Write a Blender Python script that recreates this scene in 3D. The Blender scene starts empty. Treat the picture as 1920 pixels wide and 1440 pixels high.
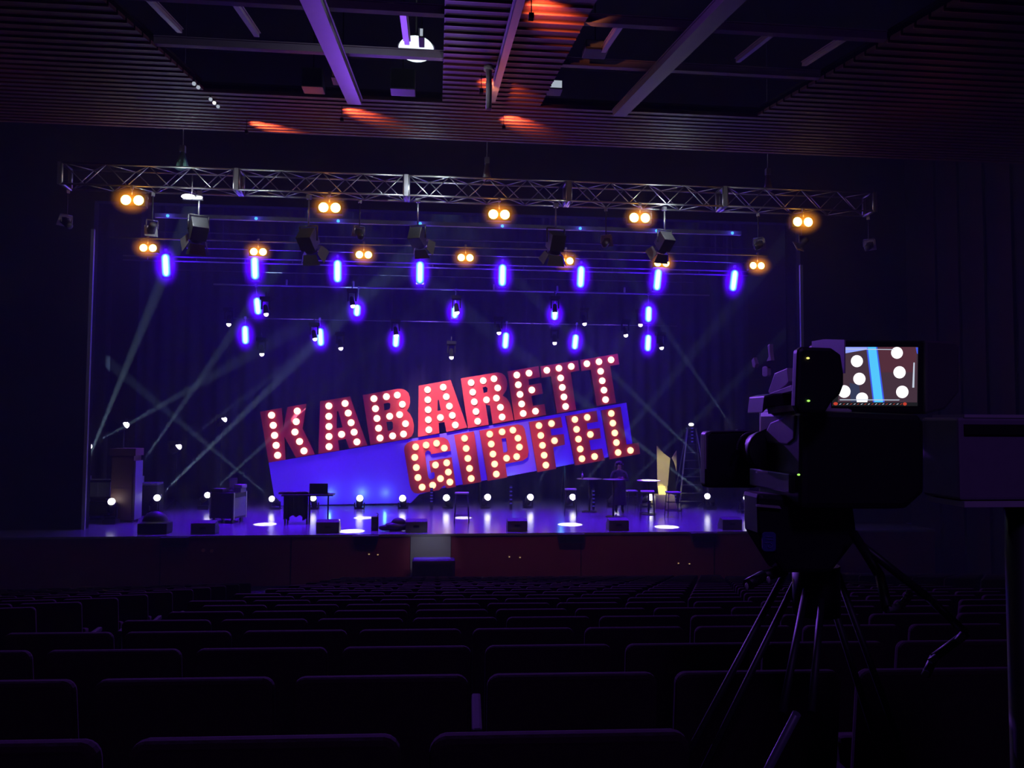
import bpy, bmesh, math, random
from mathutils import Vector, Matrix, Euler
from mathutils.geometry import tessellate_polygon
random.seed(7)
C = bpy.context.scene.collection
F, CX, CY = 1443.0, 960.0, 720.0
YAW, PITCH, ROLL = math.radians(5.6), math.atan(71 / 1443.0), math.radians(0.33)
EYE = Vector((0, 0, 4.5))
RC = Matrix.Rotation(-YAW, 3, 'Z') @ Matrix.Rotation(math.pi / 2 + PITCH, 3, 'X') @ Matrix.Rotation(ROLL, 3, 'Z')
V = Vector

# ------------------------------------------------------------------ where things stand
def ray(px, py):
    return RC @ V(((px - CX) / F, -(py - CY) / F, -1.0))
def P(px, py, Y):                    # the point of the plane y = Y seen at a place of the photo
    d = ray(px, py); return EYE + d * (Y / d.y)
def PZ(px, py, z):                   # the point of a level plane
    d = ray(px, py); return EYE + d * ((z - EYE.z) / d.z)
CS, C0 = 0.16, 4.5 + 3.64            # the rising ceiling: z = C0 + CS * y
def PC(px, py):
    d = ray(px, py); return EYE + d * ((C0 - EYE.z) / (d.z - CS * d.y))
def cz(y): return C0 + CS * y
STG = P(820, 1001, 22).z             # stage floor level

# ------------------------------------------------------------------ materials
MATS = {}
def mat(name, col, rough=0.6, metal=0.0, var=0.15, scale=6.0, spec=0.5, bump=0.0):
    if name in MATS: return MATS[name]
    m = bpy.data.materials.new(name); m.use_nodes = True
    nt = m.node_tree; b = nt.nodes['Principled BSDF']
    tc = nt.nodes.new('ShaderNodeTexCoord'); nz = nt.nodes.new('ShaderNodeTexNoise')
    nz.inputs['Scale'].default_value = scale; nz.inputs['Detail'].default_value = 4
    mx = nt.nodes.new('ShaderNodeMix'); mx.data_type = 'RGBA'
    mx.inputs['A'].default_value = (*[c * (1 - var) for c in col], 1)
    mx.inputs['B'].default_value = (*[min(1, c * (1 + var)) for c in col], 1)
    nt.links.new(tc.outputs['Object'], nz.inputs['Vector'])
    nt.links.new(nz.outputs['Fac'], mx.inputs['Factor'])
    nt.links.new(mx.outputs['Result'], b.inputs['Base Color'])
    b.inputs['Roughness'].default_value = rough; b.inputs['Metallic'].default_value = metal
    b.inputs['Specular IOR Level'].default_value = spec
    if bump:
        bp = nt.nodes.new('ShaderNodeBump'); bp.inputs['Strength'].default_value = bump; bp.inputs['Distance'].default_value = 0.01
        nt.links.new(nz.outputs['Fac'], bp.inputs['Height']); nt.links.new(bp.outputs['Normal'], b.inputs['Normal'])
    MATS[name] = m; return m
def emit(name, col, s, rim=None):
    if name in MATS: return MATS[name]
    m = bpy.data.materials.new(name); m.use_nodes = True; nt = m.node_tree
    nt.nodes.remove(nt.nodes['Principled BSDF'])
    e = nt.nodes.new('ShaderNodeEmission'); e.inputs['Strength'].default_value = s
    e.inputs['Color'].default_value = (*col, 1)
    if rim:
        lw = nt.nodes.new('ShaderNodeLayerWeight'); lw.inputs['Blend'].default_value = 0.35
        mx = nt.nodes.new('ShaderNodeMix'); mx.data_type = 'RGBA'
        mx.inputs['A'].default_value = (*col, 1); mx.inputs['B'].default_value = (*rim, 1)
        nt.links.new(lw.outputs['Facing'], mx.inputs['Factor']); nt.links.new(mx.outputs['Result'], e.inputs['Color'])
    nt.links.new(e.outputs[0], nt.nodes['Material Output'].inputs['Surface'])
    m.cycles.emission_sampling = 'NONE'
    MATS[name] = m; return m

BLACK = mat('black_paint', (.012, .012, .014), .5)
FLATBLACK = mat('flat_black', (.006, .006, .008), .9, spec=.1)
DARK = mat('dark_grey_metal', (.05, .05, .055), .45, .3)
ALU = mat('brushed_aluminium', (.42, .42, .45), .34, .85)
GREY = mat('grey_plastic', (.35, .34, .37), .5)
MIDGREY = mat('mid_grey_paint', (.12, .12, .13), .5)
SEAT = mat('seat_fabric', (.040, .016, .028), .95, 0, .25, 30, .15, .15)
SEATARM = mat('seat_arm_plastic', (.035, .027, .035), .85, spec=.15)
FLOORM = mat('auditorium_carpet', (.02, .012, .016), .95, 0, .3, 12, .1)
WALLM = mat('wall_panel', (.010, .004, .004), .8, 0, .3, 3, .2)
CURT = mat('black_drape', (.010, .010, .014), .95, 0, .2, 8, .1)
BACK = mat('backdrop_cloth', (.022, .017, .055), .95, 0, .12, 2, .1)
FRONT = mat('stage_front_board', (.16, .030, .040), .55, 0, .2, 3, .3)
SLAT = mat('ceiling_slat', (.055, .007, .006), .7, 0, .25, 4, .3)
LITEDGE = mat('slat_lit_edge', (.17, .045, .045), .55, 0, .2, 4, .4)
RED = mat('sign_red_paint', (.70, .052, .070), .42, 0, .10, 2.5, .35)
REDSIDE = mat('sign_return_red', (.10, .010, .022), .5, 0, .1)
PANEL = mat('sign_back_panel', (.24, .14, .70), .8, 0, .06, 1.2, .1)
pb = PANEL.node_tree.nodes['Principled BSDF']; pb.inputs['Emission Color'].default_value = (.045, 0, 1, 1); pb.inputs['Emission Strength'].default_value = .62; PANEL.cycles.emission_sampling = 'NONE'  # blue light on the panel put into its colour and self-glow
GOLD = mat('gold_sheet', (.60, .51, .19), .5, .15, .12, 5)
GOLDL = mat('gold_lit_foot', (.95, .80, .25), .45, .2, .1, 5)
WOOD = mat('brown_case_wood', (.12, .055, .045), .6, 0, .25, 5)
CASEB = mat('case_blue_grey', (.20, .19, .26), .5, 0, .2, 9)
SKIN = mat('skin', (.42, .23, .17), .6)
HAIR = mat('dark_hair', (.035, .022, .018), .7, 0, .3, 40)
COAT = mat('dark_coat', (.010, .009, .012), .85, 0, .2, 20)
GLASSM = mat('bottle_glass', (.42, .36, .40), .15)
TOPM = mat('table_top_white', (.72, .70, .74), .4)
STOOLM = mat('stool_seat', (.45, .42, .58), .45)
BRASS = mat('brass', (.75, .48, .16), .3, .9)
GREEN = mat('green_lit_bag', (.06, .17, .13), .8)  # green light on the chain bag, put into its cloth colour
STICK = mat('blue_sticker', (.07, .07, .34), .5)
STICK2 = mat('blue_sticker_mark', (.20, .18, .55), .5)
E_WHITE = emit('lens_white', (1, .98, 1), 7)
E_BLUE = emit('led_blue', (.07, .52, 1), 1.9)
E_BLUERIM = emit('led_bloom_rim', (.03, .10, 1), 1.5)
E_CORE = emit('led_core', (.62, .97, 1), 1.8)
E_DOT = emit('led_dot', (.10, .60, 1), 1.3)
E_VDOT = emit('led_violet', (.07, .035, .75), .38)
E_AMBER = emit('lamp_amber', (1, .72, .16), 9)
E_BULB = emit('bulb_warm', (1, .86, .56), 1.75, (1, .42, .14))
E_BULB2 = emit('bulb_pale', (1, .90, .80), 1.9, (1, .50, .36))
E_DISC = emit('white_disc', (.78, .92, 1), 1.6)
E_PALE = emit('pale_lamp', (.75, .85, 1), .55)
E_YEL = emit('led_yellow', (1, .85, .2), 1.2)
E_GRN = emit('led_green', (.45, 1, .15), 1.0)
E_WARM = emit('warm_dot', (1, .62, .30), .5)

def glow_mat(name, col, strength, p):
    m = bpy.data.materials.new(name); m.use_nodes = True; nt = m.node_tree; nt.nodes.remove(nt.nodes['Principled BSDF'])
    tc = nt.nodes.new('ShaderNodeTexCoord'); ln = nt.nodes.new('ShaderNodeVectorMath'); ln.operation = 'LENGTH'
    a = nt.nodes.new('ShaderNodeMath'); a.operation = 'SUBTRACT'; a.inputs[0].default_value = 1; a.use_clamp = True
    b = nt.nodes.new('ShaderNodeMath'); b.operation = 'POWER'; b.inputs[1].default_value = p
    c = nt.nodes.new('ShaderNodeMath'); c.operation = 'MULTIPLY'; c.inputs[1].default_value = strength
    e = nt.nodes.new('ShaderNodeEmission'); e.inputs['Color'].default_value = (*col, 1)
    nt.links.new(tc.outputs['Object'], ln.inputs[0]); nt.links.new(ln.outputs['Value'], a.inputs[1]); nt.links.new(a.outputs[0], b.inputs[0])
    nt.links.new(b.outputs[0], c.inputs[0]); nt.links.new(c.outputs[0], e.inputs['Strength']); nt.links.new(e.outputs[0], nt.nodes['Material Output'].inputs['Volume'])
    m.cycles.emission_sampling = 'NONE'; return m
G_BLUE = glow_mat('bloom_blue', (.085, .0, 1), 20.0, 2.2); G_AMB = glow_mat('bloom_amber', (1, .30, .015), 9.0, 2.6)
def add_bloom(parent, size, mt, loc=(0, 0, 0)):      # self-glowing ball imitating the bloom round a lamp; unit ball, scaled
    b = MB(); b.sphere((0, 0, 0), 1.0, mt, 20); o = b.obj('lamp_bloom', parent); o.location = loc; o.scale = size; return o
def floor_material():
    m = bpy.data.materials.new('glossy_stage_boards'); m.use_nodes = True; nt = m.node_tree
    b = nt.nodes['Principled BSDF']
    tc = nt.nodes.new('ShaderNodeTexCoord'); br = nt.nodes.new('ShaderNodeTexBrick')
    br.inputs['Scale'].default_value = 1.0; br.inputs['Brick Width'].default_value = 2.4; br.inputs['Row Height'].default_value = .9
    br.inputs['Color1'].default_value = (.17, .17, .19, 1); br.inputs['Color2'].default_value = (.20, .20, .22, 1)
    br.inputs['Mortar'].default_value = (.08, .08, .09, 1); br.inputs['Mortar Size'].default_value = .006
    nz = nt.nodes.new('ShaderNodeTexNoise'); nz.inputs['Scale'].default_value = 30
    bp = nt.nodes.new('ShaderNodeBump'); bp.inputs['Strength'].default_value = .08; bp.inputs['Distance'].default_value = .01
    nt.links.new(tc.outputs['Object'], br.inputs['Vector']); nt.links.new(br.outputs['Color'], b.inputs['Base Color'])
    nt.links.new(tc.outputs['Object'], nz.inputs['Vector']); nt.links.new(nz.outputs['Fac'], bp.inputs['Height'])
    nt.links.new(bp.outputs['Normal'], b.inputs['Normal'])
    b.inputs['Roughness'].default_value = .20; b.inputs['Specular IOR Level'].default_value = .6
    return m
STAGEM = floor_material()

# ------------------------------------------------------------------ mesh builder
class MB:
    def __init__(s): s.v = []; s.f = []; s.m = []; s.sm = []; s.mats = []
    def mi(s, m):
        if m not in s.mats: s.mats.append(m)
        return s.mats.index(m)
    def add(s, vs, fs, m, smooth=False):
        b = len(s.v); k = s.mi(m); s.v += [V(v) for v in vs]
        for f in fs: s.f.append([b + i for i in f]); s.m.append(k); s.sm.append(smooth)
        return s
    def box(s, c, size, m, R=None):
        h = [x / 2 for x in size]; vs = []
        for z in (-1, 1):
            for y in (-1, 1):
                for x in (-1, 1):
                    p = V((x * h[0], y * h[1], z * h[2]))
                    vs.append(V(c) + (R @ p if R else p))
        return s.add(vs, [(0, 2, 3, 1), (4, 5, 7, 6), (0, 1, 5, 4), (2, 6, 7, 3), (0, 4, 6, 2), (1, 3, 7, 5)], m)
    def mm(s, a, b, m):
        return s.box([(a[i] + b[i]) / 2 for i in range(3)], [abs(b[i] - a[i]) for i in range(3)], m)
    def tube(s, p0, p1, r, m, n=8, r2=None):
        p0, p1 = V(p0), V(p1); d = (p1 - p0)
        if d.length < 1e-6: return s
        q = d.to_track_quat('Z', 'Y').to_matrix(); r2 = r if r2 is None else r2; vs = []
        for p, rr in ((p0, r), (p1, r2)):
            for i in range(n):
                a = 2 * math.pi * i / n; vs.append(p + q @ V((math.cos(a) * rr, math.sin(a) * rr, 0)))
        s.add(vs, [(i, (i + 1) % n, n + (i + 1) % n, n + i) for i in range(n)], m, True)
        return s.add(vs, [tuple(range(n))[::-1], tuple(range(n, 2 * n))], m)
    def path(s, pts, r, m, n=6):
        for a, b in zip(pts, pts[1:]): s.tube(a, b, r, m, n)
        return s
    def sphere(s, c, r, m, n=12, sc=(1, 1, 1), half=None, R=None):
        vs = []; rings = n // 2; top = rings if half is None else rings // 2
        for i in range(top + 1):
            t = math.pi * i / rings
            for j in range(n):
                a = 2 * math.pi * j / n
                p = V((math.sin(t) * math.cos(a) * sc[0], math.sin(t) * math.sin(a) * sc[1], math.cos(t) * sc[2])) * r
                vs.append(V(c) + (R @ p if R else p))
        fs = [(i * n + j, (i + 1) * n + j, (i + 1) * n + (j + 1) % n, i * n + (j + 1) % n) for i in range(top) for j in range(n)]
        return s.add(vs, fs, m, True)
    def prism(s, loops, off, m, side=None):      # loops: outer, then holes, 3-D points in one plane; off: extrusion vector
        loops = [[V(p) for p in l] for l in loops]; off = V(off); flat = [p for l in loops for p in l]
        tris = [tuple(t) for t in tessellate_polygon(loops)]
        n = len(flat); s.add(flat, tris, m); s.add([p + off for p in flat], [t[::-1] for t in tris], side or m)
        for l in loops:
            k = len(l); s.add(l + [p + off for p in l], [(i, (i + 1) % k, k + (i + 1) % k, k + i) for i in range(k)], side or m)
        return s
    def mesh(s, name, bevel=0, normals=True):
        me = bpy.data.meshes.new(name); me.from_pydata(s.v, [], s.f)
        for m in s.mats: me.materials.append(m)
        for p, k, sm in zip(me.polygons, s.m, s.sm): p.material_index = k; p.use_smooth = sm
        bm = bmesh.new(); bm.from_mesh(me)
        bmesh.ops.remove_doubles(bm, verts=bm.verts, dist=1e-5)
        if normals: bmesh.ops.recalc_face_normals(bm, faces=bm.faces)
        if bevel:
            bmesh.ops.bevel(bm, geom=[e for e in bm.edges if len(e.link_faces) == 2 and e.calc_face_angle(0) > .6], offset=bevel, segments=2, affect='EDGES', profile=.6)
        bm.to_mesh(me); bm.free(); return me
    def obj(s, name, parent=None, M=None, bevel=0):
        return link(name, s.mesh(name, bevel), parent, M)

def link(name, me, parent=None, M=None):
    o = bpy.data.objects.new(name, me); C.objects.link(o)
    if parent: o.parent = parent
    if M is not None: o.matrix_local = M
    return o
def tag(o, label=None, cat=None, group=None, kind=None):
    for k, v in (('label', label), ('category', cat), ('group', group), ('kind', kind)):
        if v: o[k] = v
    return o
def thing(name, label, cat, loc=(0, 0, 0), rot=(0, 0, 0), group=None, scale=1):
    o = bpy.data.objects.new(name, None); C.objects.link(o); o.location = loc; o.rotation_euler = rot
    o.empty_display_size = .1; o.scale = (scale,) * 3
    return tag(o, label, cat, group)
def struct(name, mb, bevel=0): return tag(mb.obj(name, bevel=bevel), kind='structure')
def aim(d, up='Z'): return V(d).to_track_quat('-Z', 'Y')
def lamp(kind, name, loc, power, col, target=None, angle=30, blend=.2, r=.05, size=None, vol=True):
    l = bpy.data.lights.new(name, kind); l.energy = power; l.color = col; o = bpy.data.objects.new(name, l); C.objects.link(o)
    o.location = loc
    if kind == 'SPOT': l.spot_size = math.radians(angle); l.spot_blend = blend
    if kind in ('SPOT', 'POINT'): l.shadow_soft_size = r
    if kind == 'AREA': l.shape = 'RECTANGLE'; l.size, l.size_y = size
    if target is not None: o.rotation_euler = aim(V(target) - V(loc)).to_euler()
    if not vol: o.visible_volume_scatter = False
    return o
def local(root): return root.matrix_basis.inverted()
ORD = 'first second third fourth fifth sixth seventh eighth ninth tenth eleventh twelfth thirteenth fourteenth fifteenth sixteenth seventeenth eighteenth nineteenth twentieth twenty-first twenty-second twenty-third twenty-fourth twenty-fifth'.split()

# ------------------------------------------------------------------ camera and air
cd = bpy.data.cameras.new('camera'); cam = bpy.data.objects.new('camera', cd); C.objects.link(cam)
cd.sensor_width = 36; cd.lens = 36 * F / 1920; cd.clip_start = .05; cd.clip_end = 200
cam.matrix_world = Matrix.Translation(EYE) @ RC.to_4x4(); bpy.context.scene.camera = cam
sc = bpy.context.scene
w = bpy.data.worlds.new('hall_air'); sc.world = w; w.use_nodes = True; nt = w.node_tree
nt.nodes['Background'].inputs[0].default_value = (0.0018, 0.0010, 0.0045, 1); nt.nodes['Background'].inputs[1].default_value = .0
vs = nt.nodes.new('ShaderNodeVolumeScatter'); vs.inputs['Density'].default_value = .0115; vs.inputs['Anisotropy'].default_value = .0
nt.links.new(vs.outputs[0], nt.nodes['World Output'].inputs['Volume'])
sc.view_settings.view_transform = 'Standard'; sc.view_settings.look = 'None'
cy = sc.cycles; cy.volume_bounces = 0; cy.max_bounces = 3; cy.diffuse_bounces = 1; cy.glossy_bounces = 2; cy.transmission_bounces = 2
cy.use_denoising = True; cy.sample_clamp_indirect = 4; cy.caustics_reflective = False; cy.caustics_refractive = False
try: cy.use_light_tree = True
except Exception: pass

# ------------------------------------------------------------------ the hall
ROW0, PITCHY, PITCHX, NROW = 1.57, .775, .55, 22
def topz(Y): return 4.5 - .31 - .18 * Y
def flz(Y): return topz(Y) - .97
m = MB()
ys = [-2.6] + [ROW0 - .42 + i * PITCHY for i in range(NROW + 1)] + [22.0]
for i in range(len(ys) - 1):
    yc = ROW0 + (i - 1) * PITCHY if i else ROW0 - PITCHY
    z = flz(max(yc, .5)) if i < len(ys) - 2 else flz(ys[-2])
    m.mm((-16, ys[i], -1.5), (17, ys[i + 1], z), FLOORM)
struct('floor', m)
ZF = flz(ys[-2])
m = MB()      # stage deck and its front
XL, XR = P(28, 1003, 22).x, 13.6
m.mm((-13, 22.0, STG - .06), (15, 34, STG), STAGEM); struct('floor_stage', m)
m = MB(); m.mm((-13, 22.05, -1.4), (15, 22.2, STG - .06), FRONT)
for px in (300, 545, 770, 845, 1090, 1340):
    x = P(px, 1030, 22).x; m.mm((x - .012, 22.03, ZF), (x + .012, 22.051, STG - .06), FLATBLACK)
struct('wall_stage_front', m)
m = MB(); a, b = P(770, 1003, 22.02), P(845, 1050, 22.02)
m.mm((a.x, 22.02, b.z - .45), (b.x, 22.05, STG - .07), mat('stage_front_pale_panel', (.22, .22, .25), .6)); struct('trim_1', m)
m = MB()      # proscenium with its opening
OL, OR_, OT = P(167, 700, 23.5).x, P(1502, 600, 23.5).x, P(850, 398, 23.5).z
m.mm((-18, 23.5, STG), (OL, 23.8, 16), CURT); m.mm((OR_, 23.5, STG), (18, 23.8, 16), CURT)
m.mm((OL, 23.5, OT), (OR_, 23.8, 16), mat('header_cloth', (.009, .008, .022), .9, spec=.05)); struct('wall_proscenium', m)
for k, x in enumerate((OL, OR_)):
    m = MB(); m.mm((x - .045, 23.42, STG), (x + .045, 23.5, P(850, 450 + 30 * k, 23.5).z), mat('trim_grey', (.30, .28, .36), .5)); struct('trim_%d' % (k + 2), m)
m = MB(); m.mm((-18, 33.5, STG - .1), (18, 33.7, 16), FLATBLACK); struct('wall_back', m)
m = MB(); m.mm((-18, 23.8, 15.5), (18, 33.7, 15.7), FLATBLACK); struct('ceiling_stage', m)
for k, (x0, x1) in enumerate(((-18, -17.8), (17.8, 18))):
    m = MB(); m.mm((x0, 23.8, STG - .1), (x1, 33.7, 16), FLATBLACK); struct('wall_wing_' + ('left', 'right')[k], m)
m = MB(); m.mm((-14.4, -3, -1.5), (-14.2, 23.5, 16), WALLM); struct('wall_left', m)
m = MB(); m.mm((15.2, -3, -1.5), (15.4, 23.5, 16), WALLM)
for i in range(20): m.mm((15.12, 2 + i * 1.05, 0), (15.2, 2.5 + i * 1.05, 14), mat('wall_pilaster', (.022, .007, .006), .8, spec=.15))
struct('wall_right', m)
m = MB(); m.mm((-16, -3.2, -1.5), (17, -3, 16), WALLM); struct('wall_rear', m)
m = MB()      # ceiling: a roof high up, rows of red slats with two open lighting bridges
m.mm((-18, -3, 15.6), (18, 24, 15.8), FLATBLACK)
RS = Matrix.Rotation(math.atan(CS), 3, 'X'); XCL, XCR, XSL, XSR, YFR, YEND = .05, 1.85, -4.15, 6.0, 13.75, 17.2
y = 4.0
while y < YEND:
    for a, b in ([(-14.2, 15.2)] if y > YFR else [(-14.2, XSL), (XCL, XCR), (XSR, 15.2)]):
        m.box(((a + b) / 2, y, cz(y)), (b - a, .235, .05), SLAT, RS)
        m.box(((a + b) / 2, y - .105, cz(y - .105) - .034), (b - a, .022, .02), LITEDGE, RS)  # paler strip painted for the light caught on each slat edge
    y += .285
m.box((.5, (4 + YEND) / 2, cz((4 + YEND) / 2) + .35), (29.4, .01, .01), FLATBLACK)
for a, b in ((-14.2, XSL), (XCL, XCR), (XSR, 15.2)): m.box(((a + b) / 2, 8.9, cz(8.9) + .12), (b - a, 9.7, .04), FLATBLACK, RS)
m.box((.5, 15.5, cz(15.5) + .12), (29.4, 3.4, .04), FLATBLACK, RS)
struct('ceiling', m)
# back cloth with soft pleats, hanging black legs
def drape(name, x0, x1, Y, z0, z1, m_, amp, per, label, cat='curtain', group=None):
    n = int((x1 - x0) / per * 8); vs = []; fs = []
    for i in range(n + 1):
        x = x0 + (x1 - x0) * i / n; yy = Y + amp * math.sin(i * 2 * math.pi / 8) + amp * .5 * math.sin(i * .37)
        vs += [(x, yy, z0), (x, yy + .02, z1)]
    for i in range(n): fs.append((2 * i, 2 * i + 2, 2 * i + 3, 2 * i + 1))
    b = MB(); b.add(vs, fs, m_, True); return tag(b.obj(name), label, cat, group)
drape('back_curtain', -12, 13.5, 32.2, STG + .01, 15.2, BACK, .07, .55, 'wide dark blue pleated backdrop curtain behind the lit sign')
for k, (x0, x1, Y, lb) in enumerate(((-17, P(205, 700, 28.3).x, 28.3, 'black side curtain at the left wing of the stage'), (P(1475, 700, 27).x, 17, 27, 'black side curtain at the right wing of the stage'))):
    drape('side_curtain', x0, x1, Y, STG + .01, 15, CURT, .06, .5, lb, 'curtain', 'black side curtains')

# ------------------------------------------------------------------ seats
def seat_back():
    b = MB(); w_, r, z0, z1 = .248, .030, .30, .97; pts = [(-w_, z0), (w_, z0)]
    for cx_, a0 in ((w_ - r, 0), (-w_ + r, 90)):
        for i in range(5):
            a = math.radians(a0 + 22.5 * i); pts.append((cx_ + r * math.cos(a), z1 - r + r * math.sin(a) + (.0 if 1 else 0)))
    lean = lambda z: -.14 * (z - .4)
    b.prism([[(x, lean(z) - .02, z + .012 * (1 - (x / w_) ** 2) * (z > .6)) for x, z in pts]], (0, .038, .0), SEAT)
    return b.mesh('backrest', .012)
def seat_parts():
    cu = MB(); cu.box((0, .10, .50), (.44, .11, .40), SEAT, Matrix.Rotation(math.radians(-14), 3, 'X'))
    ar = MB(); ar.box((.274, .10, .64), (.042, .40, .045), SEATARM)
    lg = MB(); lg.box((.274, .06, .31), (.03, .26, .615), BLACK); lg.box((.274, .06, .012), (.05, .34, .024), BLACK); lg.box((0, .02, .27), (.52, .05, .05), BLACK)
    return [('backrest', seat_back()), ('seat_cushion', cu.mesh('seat_cushion', .02)), ('armrest', ar.mesh('armrest', .012)), ('seat_support', lg.mesh('seat_support'))]
SP = seat_parts()
def joined(parts):
    bm = bmesh.new()
    for _, me in parts: bm.from_mesh(me)
    me = bpy.data.meshes.new('theatre_seat')
    off = 0
    me_all = MB()
    bm.free()
    for _, q in parts:
        me_all.add([v.co for v in q.vertices], [tuple(p.vertices) for p in q.polygons], q.materials[0])
    return me_all.mesh('theatre_seat', normals=False)
SEAT_ONE = joined(SP)
edges_px = [757, 525, 620, 655, 931, 914, 900]
seats = []
def inframe(p, mrg=60):
    q = RC.transposed() @ (p - EYE)
    if q.z > -.3: return False
    x = CX + F * q.x / -q.z; yy = CY - F * q.y / -q.z
    return -mrg < x < 1920 + mrg and yy < 1440 + mrg
for i in range(NROW):
    Y = ROW0 + i * PITCHY
    if i < len(edges_px): ph = P(edges_px[i], 790 + F * (.31 + .18 * Y) / Y, Y).x - .247
    else: ph = (.0, .275)[i % 2] + .05
    n0 = math.ceil((-1.95 - ph) / PITCHX); n1 = math.floor((6.5 - ph) / PITCHX)
    for k, n in enumerate(range(n0, n1 + 1)):
        x = ph + n * PITCHX
        if (i == 0 and x > .5) or (i == 1 and x > 1.55) : continue
        seats.append((x, Y - .04 * x, i, k, 'centre', -.04))
    if 5.9 < Y < 13.4:
        for k in range(9): seats.append((-3.27 - k * PITCHX, Y + .1 - .06 * k * PITCHX, i, k, 'left', .06))
    if Y > 6.5 and Y < 17.5:
        for k in range(9): seats.append((7.75 + k * PITCHX, Y - .10 * k * PITCHX, i, k, 'right', -.10))
seats = [s for s in seats if inframe(V((s[0], s[1], topz(s[1]))))]
seats.sort(key=lambda s: s[0] ** 2 + s[1] ** 2)
GR = {'centre': 'seats of the centre block', 'left': 'seats of the left block', 'right': 'seats of the right block'}
for n, (x, Y, i, k, blk, rz) in enumerate(seats[:300]):
    lab = 'dark theatre seat in row %s from the camera, %s seat %s' % (ORD[i], ORD[k], {'centre': 'from the left aisle, centre block', 'left': 'left of the left aisle', 'right': 'right of the right aisle'}[blk])
    lab = lab.replace('row ' + ORD[i] + ' from the camera', 'the %s row ahead' % ORD[i])
    loc = (x, Y, flz(ROW0 + i * PITCHY))
    if n < 110:
        t = thing('theatre_seat', lab, 'seat', loc, (0, 0, rz), GR[blk])
        for pn, me in SP: link(pn, me, t)
    else:
        o = link('theatre_seat', SEAT_ONE); o.location = loc; o.rotation_euler.z = rz; tag(o, lab, 'seat', GR[blk])
b = MB()
for x, Y, i, k, blk, rz in seats[300:]:
    Z = flz(ROW0 + i * PITCHY); R = Matrix.Rotation(rz, 3, 'Z')
    b.add([V((x, Y, Z)) + R @ v.co for v in SEAT_ONE.vertices], [tuple(p.vertices) for p in SEAT_ONE.polygons], SEAT)
if seats[300:]: tag(link('far_theatre_seats', b.mesh('far_theatre_seats', normals=False)), 'distant rows of dark theatre seats in front of the stage', 'seats', None, 'stuff')
# the bright end panel of the left block
q = P(478, 1093, 13.0)
t = thing('aisle_light', 'small white aisle light on the end of the left seat block', 'light', (q.x + .06, 12.9, flz(12.42)))
b = MB(); b.mm((-.03, -.05, 0), (.03, .05, .62), MIDGREY); b.obj('post', t)
b = MB(); b.sphere((0, -.04, .67), .055, emit('aisle_lamp', (.8, .75, .9), .5), 10); b.obj('lamp_globe', t)

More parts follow.
